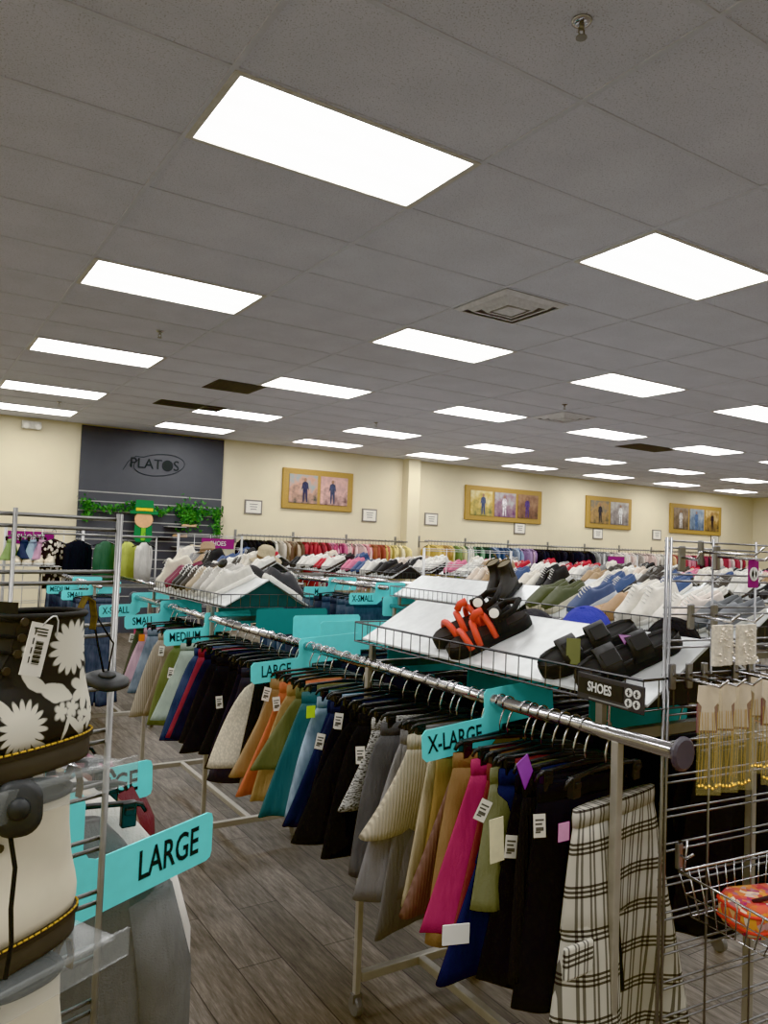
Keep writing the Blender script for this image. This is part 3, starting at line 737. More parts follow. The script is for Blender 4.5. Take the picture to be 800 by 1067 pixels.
top_garment(-.67, -.83, 1.09, 4, .40, .6, (116, 42, 50), 'maroon leather jacket below the back LARGE sign', 'satin', 'jacket', 9, .12, thick=.10, drop=1.5)
top_garment(-.69, -.70, 1.09, 4, .42, .55, (160, 50, 92), 'raspberry pink top behind the maroon leather jacket', 'plain', 'top', 10, .3, thick=.07, drop=1.3)
for y, l in ((-1.27, 'grey sweater'), (-1.13, 'white shirt'), (-1.03, 'white and black top'), (-.95, 'brown leather jacket'), (-.83, 'maroon leather jacket'), (-.70, 'raspberry top')):
    hanger(-.72, y, 3, 'black hanger holding the '+l+' on the left rack')

# ------------------------------------------------------------------ shoes
OUT = [(0, .012), (.03, .024), (.10, .032), (.25, .034), (.40, .035), (.55, .041), (.70, .047), (.82, .046), (.91, .038), (.97, .024), (1, .008)]
def outline(L, k=1, n=15, grow=0):
    a = []; b = []
    for i in range(n+1):
        t = i/n; w = ipl(OUT, t)*k+grow; y = -L+L*t
        a.append((-w, y)); b.append((w, y))
    return a+b[::-1]
def sole_mb(L, th, k=1, heel=0, grow=0):
    o = outline(L, k, grow=grow); o2 = outline(L, k, grow=grow+.002)
    return MB().loft([[(x*.96, y*.99-.001, 0) for x, y in o], [(x, y, th*.3) for x, y in o2], [(x, y, th*.8) for x, y in o2], [(x*.96, y*.985-.002, th) for x, y in o]])
def upper_mb(L, th, H, k=1, n=18, opening=.42, ank=0):
    rings = []; ts = [.005, .03, .08, .16, .26, .36, .42, .46, .52, .60, .70, .80, .88, .94, .98]
    for t in ts:
        w = ipl(OUT, t)*k*(.97 if t > .1 else .9); h = ipl(H, t); P = []
        for i in range(n+1):
            a = pi*i/n; c = cos(a); s = sin(a)
            if t < opening and abs(c) < .72:
                zz = h-.040*(1-(abs(c)/.72)**4); x = w*c*.92
            else: x = w*(abs(c)**.8)*(1 if c > 0 else -1); zz = h*s**.62
            P.append((x, -L+L*t, th*.9+max(zz, 0)))
        rings.append(P)
    B = MB().loft(rings, False)
    B.add(rings[0], [tuple(range(n+1))]); B.add(rings[-1], [tuple(reversed(range(n+1)))])
    return B
HS = [(0, .058), (.1, .064), (.3, .060), (.42, .078), (.48, .086), (.56, .080), (.66, .062), (.8, .046), (.92, .036), (1, .012)]
HV = [(0, .052), (.1, .056), (.3, .050), (.42, .070), (.5, .074), (.6, .062), (.8, .042), (.92, .034), (1, .012)]
HB = [(0, .105), (.1, .112), (.3, .110), (.42, .122), (.48, .118), (.56, .098), (.66, .070), (.8, .048), (.92, .038), (1, .012)]
def lace_mb(L, th, H, k=1, n=5, t0=.47, t1=.68):
    B = MB()
    for i in range(n):
        t = t0+(t1-t0)*i/(n-1); h = ipl(H, t)+th*.9; w = ipl(OUT, t)*k*.55; y = -L+L*t
        B.tube([(-w, y, h-.010), (-w*.5, y+.004, h+.002), (w*.5, y-.004, h+.002), (w, y, h-.010)], .003, 5)
    B.tube([(0, -L+L*t0, ipl(H, t0)+th), (.02, -L+L*t0+.02, ipl(H, t0)+th*.8), (.028, -L+L*t0+.045, ipl(H, t0)+th*.4)], .002, 5)
    return B
def leather(c): return mat('shoe_leather', c, .55, 0, .08, 40)
def shoe_proto(cat, lab, M, H, soc, uc, lc, th=.028, L=.28, k=1, group=None, laces=True, op=.42):
    t = thing(cat.replace(' ', '_'), lab, cat, M, group)
    a = sole_mb(L, th, k).build('sole', mat('shoe_sole', soc, .6, 0, .06), t, True)
    b = upper_mb(L, th, H, k, opening=op).build('upper', leather(uc), t, True)
    c = MB().lathe([(.0005, 0), (.6, 0), (1, .0)], n=14); c.v = [(x*.024*k, y*L*.17-L*.79, th+ipl(H, .2)-.034) for x, y, z in c.v]
    c = c.build('lining', dark_in, t)
    ps = [a, b, c]
    if laces: ps.append(lace_mb(L, th, H, k).build('laces', mat('lace', lc, .8), t, True))
    return reg(t, *ps)
PROT = {}
def shoe(cat, style, lab, M, uc, soc=(228, 226, 220), lc=(235, 233, 228), group=None):
    P = {'sneaker': (HS, .030, .28, 1, True, .42), 'slipon': (HV, .024, .27, .98, False, .42), 'bootee': (HB, .026, .27, 1, True, .40), 'clog': (HV, .035, .27, 1.08, False, .50), 'flat': ([(0, .045), (.1, .04), (.45, .025), (.6, .03), (.8, .036), (.92, .03), (1, .01)], .012, .25, .86, False, .62)}[style]
    if style not in PROT:
        PROT[style] = shoe_proto(cat, lab, M, P[0], soc, uc, lc, P[1], P[2], P[3], group, P[4], P[5]); return PROT[style]
    d = dup(PROT[style], M, lab, group, {'sole': mat('shoe_sole', soc, .6, 0, .06), 'upper': leather(uc), 'laces': mat('lace', lc, .8)})
    d.name = cat.replace(' ', '_'); d['category'] = cat
    return d

# big sandals on the nearest shelf
def ribbon(L, t0, t1, th, h, k, w=.034, n=12, tk=.004, hw=1.0):
    rings = []
    for i in range(n+1):
        a = pi*i/n; ring = []
        for dy, dr in ((-w/2, 0), (w/2, 0), (w/2, tk), (-w/2, tk)):
            t = t0+(t1-t0)*i/n; ww = ipl(OUT, t)*k*hw+.004+dr
            ring.append((ww*cos(a), -L+L*t+dy, th*.7+(h+dr)*sin(a)**.7))
        rings.append(ring)
    return MB().loft(rings)
def buckle_sandal(M, lab, flat=False):
    t = thing('sandal', lab, 'sandal', M); L = .275; th = .034; k = 1.12
    sole_mb(L, th, k).build('footbed', rubber, t, True)
    m = mat('sandal_strap', (26, 26, 27), .6, 0, .1)
    for t0, h in ((.34, .046), (.64, .042)):
        s = ribbon(L, t0, t0+.05, th, h, k, .052).build('strap', m, t, True)
        x = -(ipl(OUT, t0)*k*.9)
        MB().box(-.020, .020, -.022, .022, 0, .007).build('buckle', black_pl, s, M=T(x*.75, -L+L*t0+.006, th*.7+h*.83) @ RY(-38), bevel=.003)
    MB().loft([[(x*k2, y*.985-.003, z) for x, y in outline(L, k)] for z, k2 in ((th-.002, 1.0), (th+.006, .99), (th+.006, .90), (th-.001, .84))], True, False, True).build('footbed_rim', m, t, True)
    return t
def on_near(y, s, yaw): return on_slope(.68, y, s, yaw)
sb = buckle_sandal(on_near(-1.27, .01, -28), 'black two-buckle slide sandal with olive paper tag, left of the SHOES plate')
sb2 = buckle_sandal(on_near(-1.405, .0, -30), 'black two-buckle slide sandal with pink triangle, right above the SHOES plate')
tag(MB().box(-.017, .017, -.0012, .0012, -.065, 0).build('paper_tag', mat('olive_card', (120, 122, 84), .8), None, M=T(.470, -1.36, 1.385) @ RZ(-58)), 'olive paper tag hanging on the black slide sandals', 'tag')
tag(MB().prism([(-.014, 0), (.014, 0), (0, -.022)], -.001, .001, 'xz').build('triangle_tag', mat('pink_card', (206, 150, 214), .7), None, M=T(.525, -1.475, 1.405) @ RZ(-58)), 'small pink triangle tag on the black slide sandals', 'tag')
red = mat('red_strap', (226, 72, 52), .5)
def red_sandal(M, lab):
    t = thing('sandal', lab, 'sandal', M); L = .27; th = .036; k = 1.08
    sole_mb(L, th, k).build('footbed', rubber, t, True)
    MB().loft([[(x*.9, y*.96-.005, th-.001) for x, y in outline(L, k)], [(x*.86, y*.95-.006, th+.003) for x, y in outline(L, k)]]).build('insole', mat('insole_grey', (44, 42, 42), .9), t)
    def arc(t0, t1, h, lift=0):
        P = []
        for i in range(13):
            a = pi*i/12; tt = t0+(t1-t0)*i/12; w = ipl(OUT, tt)*k
            P.append((w*cos(a), -L+L*tt, th*.6+lift+h*sin(a)**.75))
        return P
    MB().tube(arc(.80, .74, .040), .010, 8).build('strap', red, t, True)
    MB().tube(arc(.60, .64, .052), .010, 8).build('strap', red, t, True)
    MB().tube(arc(.50, .44, .060), .009, 8).build('strap', red, t, True)
    MB().tube([(0, -L*.40, .085), (0, -L*.46, .10), (0, -L*.54, .10)], .012, 8).build('pull_loop', red, t, True)
    s = ribbon(L, .34, .34, th, .066, k, .036).build('ankle_strap', mat('webbing_black', (24, 24, 25), .85), t, True)
    MB().tube([(-.034, -L*.66, th+.03), (-.040, -L*.84, th+.042), (0, -L*.96, th+.048), (.040, -L*.84, th+.042), (.034, -L*.66, th+.03)], .010, 8).build('heel_strap', mat('webbing_black', (24, 24, 25), .85), t, True)
    MB().lathe([(.001, 0), (.015, .0), (.015, .004), (.001, .005)], n=14).build('round_badge', paper, s, M=T(-.028, -L*.64, th+.052) @ RY(-50))
    return t
red_sandal(on_near(-.78, .03, -24), 'black and red sport sandal with chunky tubular straps, left of the pair')
red_sandal(on_near(-.885, .0, -30), 'black and red sport sandal with chunky tubular straps, right of the pair')

# SHOES plate on the basket
sp_ = thing('shelf_sign', 'dark grey SHOES plate with four white round icons on the near end of the basket', 'sign', T(.41, -1.535, 1.285) @ RX(1.5))
MB().box(-.004, 0, -.098, .098, -.031, .031).build('sign_plate', mat('sign_charcoal', (62, 62, 66), .5), sp_, bevel=.002)
MB().box(-.0055, -.004, -.04, .092, -.016, .020).build('name_panel', mat('sign_black', (28, 28, 30), .5), sp_)
text('SHOES', 'lettering', white_ink, sp_, T(-.0062, .028, .002) @ SIDE, .031, .78, 'CENTER', .0006)
MB().box(-.0050, -.004, -.055, .06, -.0255, -.0225).build('small_print', mat('print_pale', (150, 150, 150), .7), sp_)
ic = MB()
for y, z in ((-.056, .011), (-.078, .011), (-.056, -.012), (-.078, -.012)):
    ic.lathe([(.001, -.0058), (.0098, -.0058), (.0098, -.004), (.001, -.004)], (0, y, z), 18, 'x')
ic.build('round_icons', white_ink, sp_)
ic = MB()
for y, z in ((-.056, .011), (-.078, .011), (-.056, -.012), (-.078, -.012)):
    ic.box(-.0068, -.0058, y-.002, y+.002, z-.006, z+.006); ic.box(-.0068, -.0058, y-.005, y+.005, z-.001, z+.001)
ic.build('icon_marks', mat('sign_charcoal', (62, 62, 66), .5), sp_)
MB().tube([(-.001, 0, -.03), (-.001, 0, -.075)], .0028, 6).build('hanging_pin', chrome, sp_)

# caps on the far slope of the nearest shelf
def cap(M, lab, c, brim=None, part=None):
    t = thing('baseball_cap', lab, 'cap', M); m = fab(c); B = MB(); rings = []
    for i in range(9):
        a = pi/2*i/8; r = .088*cos(a)**.9+.0005; z = .108*sin(a)
        rings.append([(r*cos(2*pi*k/22)*.92, r*sin(2*pi*k/22)*1.08, z) for k in range(22)])
    B.loft(rings).build('crown', m, t, True)
    pts = []; n = 14
    top = [[], []]
    for dz in (0, .004):
        inner = [(.078*cos(pi*i/n)*.98, .086*sin(pi*i/n), .012+dz) for i in range(n+1)]
        outer = [(.086*cos(pi*i/n), .086*sin(pi*i/n)*1.0+.07*sin(pi*i/n)**.6, .006-.018*abs(cos(pi*i/n))**2+dz) for i in range(n+1)]
        top[0 if dz == 0 else 1] = (inner, outer)
    Bm = MB()
    for inner, outer in top: Bm.loft([inner, outer], False)
    Bm.loft([top[0][1], top[1][1]], False)
    Bm.build('brim', brim or m, t, True)
    MB().lathe([(.008, .104), (.008, .110), (.001, .112)], n=10).build('top_button', m, t)
    if part:
        q = [[((.089*cos(a)+.001)*cos(b)*.93, (.089*cos(a)+.001)*sin(b)*1.09, .108*sin(a)+.001) for a in (R(5), R(30), R(52))] for b in [R(d) for d in range(62, 119, 8)]]
        MB().loft(q, False).build('front_panel', part, t, True)
    return t
def far_slope(y, s, yaw, roll=0): return on_slope(.68, y, s, yaw, 1)
cap(T(.80, -1.10, 1.335) @ RZ(105) @ RX(-18), 'royal blue baseball cap behind the ridge of the sandals shelf', (44, 62, 190))
cap(T(.81, -1.40, 1.33) @ RZ(112) @ RX(-20), 'black baseball cap with white front behind the ridge of the sandals shelf', (24, 24, 26), None, fab((224, 222, 216)))
cap(T(.81, -.86, 1.305) @ RZ(80) @ RX(-20), 'dark grey baseball cap left of the blue one behind the ridge', (52, 52, 56))

# unit B: row of sneakers
rowB = [(2.18, 'bootee', (226, 220, 204), 'cream quilted high-top shoe at the far end of the sneaker shelf'), (2.04, 'slipon', (112, 38, 60), 'burgundy slip-on shoe beside the cream high-top, farther one'), (1.97, 'slipon', (116, 40, 62), 'burgundy slip-on shoe beside the cream high-top, nearer one'), (1.86, 'sneaker', (34, 34, 36), 'black sneaker next to the burgundy shoes, farther one'), (1.77, 'sneaker', (30, 30, 32), 'black sneaker next to the burgundy shoes, nearer one'), (1.67, 'sneaker', (60, 54, 50), 'dark brown sneaker in the middle of the sneaker shelf'), (1.57, 'sneaker', (176, 160, 136), 'tan sneaker in the middle of the sneaker shelf'), (1.46, 'sneaker', (176, 172, 166), 'light grey sneaker, third from near end of the sneaker shelf'), (1.36, 'sneaker', (206, 203, 198), 'grey white sneaker with round black security tag, second from near end'), (1.25, 'sneaker', (216, 213, 206), 'pale grey running shoe at the near end of the sneaker shelf')]
for y, st, c, lab in rowB:
    shoe({'slipon': 'slip-on shoe', 'bootee': 'high-top shoe'}.get(st, 'sneaker'), st, lab, on_slope(.68, y+.04, .01+rnd.uniform(-.01, .02), rnd.uniform(-26, -16)), c, (238, 236, 230) if c[0] > 90 else (230, 228, 222))
stg = tag(MB().lathe([(.001, 0), (.03, .002), (.03, .010), (.012, .016), (.001, .018)], n=18).build('security_tag', black_pl, None, True, M=T(.545, 1.31, 1.47) @ RZ(30) @ RY(-60)), 'round black security tag on the grey white sneaker', 'security tag')
wh = [(1.95, (240, 238, 234)), (1.7, (236, 234, 230)), (1.55, (238, 236, 232)), (1.35, (50, 50, 52)), (1.1, (66, 66, 70))]
for k, (y, c) in enumerate(wh):
    shoe('sneaker', 'sneaker', ('white' if c[0] > 200 else 'black')+' sneaker on the rear slope of the sneaker shelf, %s from its near end' % ORD[4-k], on_slope(.68, y, .0, 8, 1), c)
# second row shelf E: sandals and sneakers
for k, (y, st, c, so, lab, cat) in enumerate([(.33, 'clog', (88, 92, 70), (222, 214, 190), 'olive green clog sandal beside the ankle boots, left one', 'clog'), (.21, 'clog', (86, 90, 68), (222, 214, 190), 'olive green clog sandal beside the ankle boots, right one', 'clog'), (.03, 'sneaker', (76, 92, 132), (196, 204, 214), 'slate blue sneaker with pale sole right of the olive clogs', 'sneaker'), (-.10, 'flat', (190, 156, 122), (170, 140, 110), 'tan ankle shoe between blue sneaker and white high-tops, left one', 'flat shoe'), (-.18, 'slipon', (182, 146, 112), (160, 128, 100), 'tan suede shoe beside the white high-tops, right one', 'slip-on shoe'), (-.28, 'bootee', (240, 236, 228), (240, 238, 232), 'white lace-up high-top, left one of the pair', 'high-top shoe'), (-.38, 'bootee', (240, 236, 228), (240, 238, 232), 'white lace-up high-top, right one of the pair', 'high-top shoe'), (-.50, 'sneaker', (238, 234, 228), (240, 238, 232), 'white low sneaker with black tag behind the chrome post, left one', 'sneaker'), (-.585, 'sneaker', (236, 224, 216), (240, 238, 232), 'white low sneaker with pink soles right of the chrome post', 'sneaker'), (-.69, 'slipon', (104, 108, 112), (206, 206, 200), 'grey slip-on shoe with zigzag stripe behind the grid, left one', 'slip-on shoe'), (-.78, 'slipon', (112, 116, 122), (206, 206, 200), 'grey slip-on shoe with zigzag stripe behind the grid, right one', 'slip-on shoe')]):
    s = shoe(cat, st, lab, on_slope(2.20, y+.07, .0, rnd.uniform(-28, -20)), c, so)
# black ankle boots on shelf D
def boot_mb(prof, n=24, e=.85):
    rings = []
    for z, yb, yf, hw in prof:
        cy = (yb+yf)/2; hl = (yf-yb)/2; P = []
        for k in range(n):
            sx, sy = sup(2*pi*k/n, e)
            taper = 1.0+.10*sy if hl > .09 else 1
            P.append((hw*sx*taper, cy+hl*sy, z))
        rings.append(P)
    return rings
BP = [(.024, 0, .262, .042), (.045, -.003, .262, .046), (.062, -.003, .25, .044), (.078, 0, .215, .040), (.095, .004, .17, .036), (.12, .008, .125, .036), (.15, .010, .112, .038), (.185, .006, .115, .041)]
def ankle_boot(M, lab):
    t = thing('ankle_boot', lab, 'boot', M); m = leather((34, 32, 31))
    MB().loft(boot_mb(BP), True, True, False).build('upper', m, t, True)
    MB().loft([[(p[0]*1.04, p[1], z) for p in boot_mb([BP[0]])[0]] for z in (0, .026)]).build('sole', rubber, t)
    MB().box(-.036, .036, .0, .07, -.012, .003).build('heel', rubber, t)
    MB().loft([[(p[0]*.9, p[1]*.94+.004, .18) for p in boot_mb([BP[-1]])[0]], [(p[0]*.8, p[1]*.85+.008, .15) for p in boot_mb([BP[-1]])[0]]]).build('lining', mat('boot_lining', (122, 112, 92), .9), t)
    MB().prism([(.045, .075), (.095, .085), (.080, .17), (.045, .17)], -.0375, -.030, 'yz').build('elastic_panel', mat('elastic_black', (48, 46, 44), .95), t)
    MB().tube([(0, .0, .17), (0, -.012, .20), (0, .008, .21)], .006, 6).build('pull_tab', mat('tab_tan', (120, 108, 82), .9), t)
    return t
def boot_on(cx, y, s, yaw):
    return on_slope(cx, y, s, yaw) @ T(0, -.25, .012) @ Matrix.Scale(.92, 4)
ankle_boot(boot_on(2.20, .74, .03, 24), 'black ankle boot with elastic side on the bare shelf, left one')
ankle_boot(boot_on(2.20, .645, .02, 20), 'black ankle boot with elastic side on the bare shelf, right one')

# ------------------------------------------------------------------ boots stand in the left foreground
def dirv(a): return Vector((sin(R(a)), cos(R(a)), 0))
def grid_panel(P0, ang, W, z0, z1, nv, lab, pitch=.0762, gap=.0155, rw=.0028, post=.0055, double=True, m=steel, single=False):
    d = dirv(ang); t = thing('gridwall_panel', lab, 'gridwall', T(P0[0], P0[1], 0) @ RZ(90-ang))
    H = MB(); z = z1-.008; k = 0
    while z > z0+.02:
        H.tube([(0, 0, z), (W, 0, z)], rw, 6)
        if double: H.tube([(0, 0, z-gap), (W, 0, z-gap)], rw, 6)
        z -= pitch
    H.build('horizontal_wires', m, t, True)
    for i in range(nv):
        x = W*i/(nv-1)
        edge = i in (0, nv-1)
        MB().tube([(x, -rw-post*.6, z0), (x, -rw-post*.6, z1)], post if edge else rw, 8).build('upright_bar', m, t, True)
        if edge and double and not single:
            MB().tube([(x+.013, -rw-post*.6, z0), (x+.013, -rw-post*.6, z1)], post*.8, 8).build('upright_bar', m, t, True)
    MB().box(-.02, .0, -.12, .12, 0, z0+.02).box(W, W+.02, -.12, .12, 0, z0+.02).build('base_foot', m, t, bevel=.004)
    return t
LA = 71.7; ld = dirv(LA); L0 = Vector((-.722, -1.595, 0))
GL = L0-ld*.6096
grid_panel(GL, LA, .6096, .08, 1.632, 5, 'chrome gridwall stand holding the boots in the left foreground', rw=.0031, post=.0048, single=True)

def flower_mat():
    m = bpy.data.materials.new('floral_leather'); t = NT(m); co = t.obj()
    x = t.new('ShaderNodeSeparateXYZ'); t.link(co, x.inputs[0]); Y = x.outputs[1]; Z = x.outputs[2]
    acc = None
    nz = t.noise(co, 45, 3)
    def flower(cy, cz, r, n, stem=None, ph=0, fill=.62):
        dy = t.math('SUBTRACT', Y, cy); dz = t.math('SUBTRACT', Z, cz)
        rad = t.math('SQRT', t.math('ADD', t.math('MULTIPLY', dy, dy), t.math('MULTIPLY', dz, dz)))
        th = t.math('ADD', t.math('ARCTAN2', dz, dy), ph)
        pet = t.math('ABSOLUTE', t.math('SINE', t.math('MULTIPLY', th, n/2)))
        lim = t.math('MULTIPLY', t.math('ADD', t.math('MULTIPLY', pet, 1-fill), t.math('ADD', fill-.12, t.math('MULTIPLY', nz, .24))), r)
        return t.math('MULTIPLY', t.math('SUBTRACT', lim, rad), 260, True)
    def leaf(cy, cz, a, l, w):
        dy = t.math('SUBTRACT', Y, cy); dz = t.math('SUBTRACT', Z, cz); ca, sa = cos(R(a)), sin(R(a))
        u = t.math('ADD', t.math('MULTIPLY', dy, ca), t.math('MULTIPLY', dz, sa)); v = t.math('SUBTRACT', t.math('MULTIPLY', dz, ca), t.math('MULTIPLY', dy, sa))
        q = t.math('ADD', t.math('POWER', t.math('DIVIDE', t.math('ABSOLUTE', u), l), 2), t.math('POWER', t.math('DIVIDE', t.math('ABSOLUTE', v), w), 1.3))
        q = t.math('ADD', q, t.math('MULTIPLY', t.math('SUBTRACT', nz, .5), .8))
        return t.math('MULTIPLY', t.math('SUBTRACT', 1, q), 6, True)
    for f in [flower(.052, .150, .038, 16, fill=.72), flower(.125, .060, .036, 18, fill=.68), flower(.022, .093, .030, 7, fill=.55), flower(.068, .070, .014, 5), flower(.048, .072, .014, 5), flower(.012, .055, .020, 6, fill=.5), flower(.115, .150, .010, 4), flower(.19, .06, .03, 14, fill=.6), flower(.030, .060, .011, 5),
              leaf(.075, .095, 20, .030, .012), leaf(.056, .055, -70, .026, .004), leaf(.040, .048, 40, .026, .006), leaf(.105, .110, 35, .022, .009), leaf(.012, .125, 75, .018, .006), leaf(.15, .085, 50, .03, .008), leaf(.008, .078, 60, .016, .010), leaf(.10, .035, 30, .02, .005), leaf(.028, .040, 70, .018, .006)]:
        acc = f if acc is None else t.math('MAXIMUM', acc, f)
    t.link(t.mix(acc, lin((20, 20, 21)), lin((226, 222, 208))), t.b.inputs['Base Color']); t.b.inputs['Roughness'].default_value = .5
    return m
BB = [(.030, -.002, .288, .047), (.045, -.006, .290, .050), (.060, -.006, .284, .050), (.075, -.003, .262, .047), (.088, .001, .226, .043), (.102, .005, .190, .040), (.120, .009, .163, .039), (.145, .014, .146, .040), (.170, .016, .140, .041), (.192, .017, .138, .042)]
def big_boot(M, lab, um, rim, tabs=True):
    t = thing('lace_up_boot', lab, 'boot', M)
    R0 = boot_mb(BB, 40); up = MB().loft(R0, True, True, False).build('upper', um, t, True)
    base = boot_mb([(0, -.006, .292, .052)], 40)[0]
    MB().loft([[(p[0]*s, p[1]*1.0+(0), z) for p in base] for z, s in ((0, .97), (.006, 1), (.026, 1.03), (.028, 1.0))]).build('sole', mat('boot_sole', (58, 54, 50), .6, 0, .1), t, True)
    rg = [(p[0]*1.07, .143+(p[1]-.143)*1.025) for p in base]
    MB().loft([[(a, b, z) for a, b in rg] for z in (.027, .0335)]).build('welt', mat('boot_welt', (36, 32, 28), .6), t)
    st = MB(); n = len(rg); per = []
    for k in range(n):
        a = Vector(rg[k]+(0,)); b = Vector(rg[(k+1) % n]+(0,)); L = (b-a).length; mseg = max(1, round(L/.0095))
        for q in range(mseg):
            p0 = a.lerp(b, (q+.12)/mseg)*1.0; p1 = a.lerp(b, (q+.80)/mseg)
            sc = lambda p: (p.x*.985, .143+(p.y-.143)*.992, .0345)
            st.tube([sc(p0), sc(p1)], .0013, 4)
    st.build('stitching', mat('yellow_thread', (212, 160, 52), .7), t)
    top = R0[-1]; tz = BB[-1][0]
    MB().tube(top, .0045, 6, True).build('collar_rim', rim, t, True)
    MB().loft([[(p[0]*.97, p[1]*.99+.001, tz-.004) for p in top], [(p[0]*.9, p[1]*.94+.004, tz-.012) for p in top]]).build('lining', dark_in, t)
    # tongue, laces, eyelets
    def fy(z): return ipl([(q[0], q[2]) for q in BB], z)
    tg = MB().loft([[(x, fy(z)-.012+.01*(1-abs(x)/.03), z) for x in (-.028, -.014, 0, .014, .028)] for z in (.10, .12, .15, .18, .21)], False); tg.build('tongue', rim, t, True)
    lc = MB(); ey = MB()
    for q in range(6):
        z = .088+q*.019; y = fy(z); hw = .028
        lc.tube([(-hw-.006, y-.022, z+.002), (-hw*.5, y+.002, z+.006), (hw*.5, y+.002, z+.010), (hw+.006, y-.022, z+.012)], .0028, 6)
        for s in (-1, 1): ey.lathe([(.0052, 0), (.0052, .003), (.002, .003)], (s*.040, y-.014, z+.004), 10, 'x')
    lc.build('laces', mat('black_lace', (18, 18, 18), .9), t, True); ey.build('eyelets', mat('eyelet', (70, 66, 62), .4, .5), t)
    if tabs:
        pm = mat('pull_tab_yellow', (84, 66, 28), .9, 0, .5, 160)
        q = MB().loft([[(-.006, y, z), (.006, y, z), (.006, y-.002, z+.001), (-.006, y-.002, z+.001)] for y, z in ((.018, .165), (.014, .195), (.006, .210), (-.005, .204), (-.010, .182), (-.008, .165))], True)
        q.build('pull_tab', pm, t)
    return t
BD = 62; bd = -dirv(BD)   # heel-to-toe direction
def boot_M(p, a=BD):
    d = -dirv(a); x = d.cross(Vector((0, 0, 1))); M = Matrix.Identity(4)
    for r in range(3): M[r][0] = x[r]; M[r][1] = d[r]; M[r][2] = (0, 0, 1)[r]
    return Matrix.Translation(Vector(p)) @ M
SC = Matrix.Scale(.9, 4)
cream = mat('cream_leather', (232, 224, 204), .45, 0, .05, 14)
Z1, Z2, Z3 = 1.334, 1.130, .926
big_boot(boot_M((-.789, -1.752, Z1)) @ SC, 'black boot with white floral print, top of the stand', flower_mat(), mat('boot_rim_black', (18, 18, 18), .7))
big_boot(boot_M((-.796, -1.758, Z2)) @ SC, 'cream white lace-up boot on the middle shelf of the stand', cream, mat('boot_rim_black', (18, 18, 18), .7))
big_boot(boot_M((-.796, -1.758, Z3)) @ SC, 'cream white lace-up boot on the lowest visible shelf of the stand', cream, mat('boot_rim_black', (18, 18, 18), .7))
for z, l in ((Z1, 'top clear acrylic boot shelf under the floral boot'), (Z2, 'clear acrylic boot shelf under the upper cream boot'), (Z3, 'clear acrylic boot shelf under the lower cream boot')):
    t = thing('acrylic_shelf', l, 'shelf', boot_M((-.794, -1.755, z)))
    MB().box(-.07, .045, -.012, .34, -.006, -.001).build('shelf_plate', clear, t, bevel=.001)
    MB().box(-.074, -.070, -.03, .34, -.030, .002).build('front_lip', clear, t)
    MB().box(.025, .045, -.016, -.012, -.02, .01).build('bracket', clear, t)
# tags on the boots
t = thing('price_tag', 'white printed price tag with plastic loop on the floral boot', 'price tag', boot_M((-.850, -1.845, Z1+.165)) @ T(0, .012, .004) @ Matrix.Scale(.66, 4))
MB().box(-.0008, .0008, -.020, .020, -.085, 0).build('card', paper, t, M=T(-.012, 0, 0) @ RX(13))
bar = MB()
for k in range(16):
    z0 = -.030-k*.0024; bar.box(-.0018, -.0008, -.010, .004, z0, z0+.0009*(1+(k*7) % 3*.6))
for k in range(4): bar.box(-.0018, -.0008, .009+.0, .0105, -.020-k*.015, -.010-k*.015)
for k in range(3): bar.box(-.0018, -.0008, -.013, .013-.004*k, -.010-k*.005, -.008-k*.005)
bar.build('printed_code', ink, t, M=T(-.012, 0, 0) @ RX(13))
MB().tube([(-.012, .0, -.004), (-.018, -.006, .006), (-.018, -.014, .011), (-.014, -.024, .010), (-.010, -.031, .002), (-.006, -.034, -.010), (-.004, -.034, -.024)], .0012, 5).build('plastic_loop', white_ink, t, True)
def hard_tag(P, ang, lab, M=None):
    t = thing('security_tag', lab, 'security tag', M or T(*P) @ RZ(ang) @ RX(80))
    m = mat('tag_grey', (52, 54, 56), .5)
    MB().loft([[(q[0]*s, q[1]*s, z) for q in rrect(-.024, .024, -.028, .028, .020, 6)] for z, s in ((0, .8), (.003, 1), (.009, 1), (.013, .72))]).build('tag_shell', m, t, True)
    MB().lathe([(.012, .012), (.010, .017), (.001, .019)], n=16).build('tag_dome', m, t, True)
    return t
tg1 = hard_tag((-.874, -1.872, 1.314), 0, 'grey square security tag hanging on a black cord over the upper cream boot')
tag(MB().tube([(-.880, -1.880, 1.290), (-.874, -1.884, 1.257), (-.876, -1.886, 1.217), (-.874, -1.888, 1.183), (-.878, -1.890, 1.150)], .0024, 6).build('black_cord', mat('black_lace', (18, 18, 18), .9), None, True), 'black cord hanging down in front of the upper cream boot', 'cord')
tg2 = hard_tag((0, 0, 0), 0, 'dark oval security tag hanging from the heel loop of the floral boot', T(-.752, -1.706, 1.405) @ RX(14) @ RZ(30))
tag(MB().tube([(-.780, -1.733, 1.505), (-.768, -1.720, 1.46), (-.756, -1.709, 1.42)], .0014, 5).tube([(-.778, -1.730, 1.503), (-.748, -1.718, 1.46), (-.751, -1.708, 1.42)], .0012, 5).build('black_cord', mat('black_lace', (18, 18, 18), .9), None, True), 'thin black lanyard from the floral boot heel to its oval security tag', 'cord')

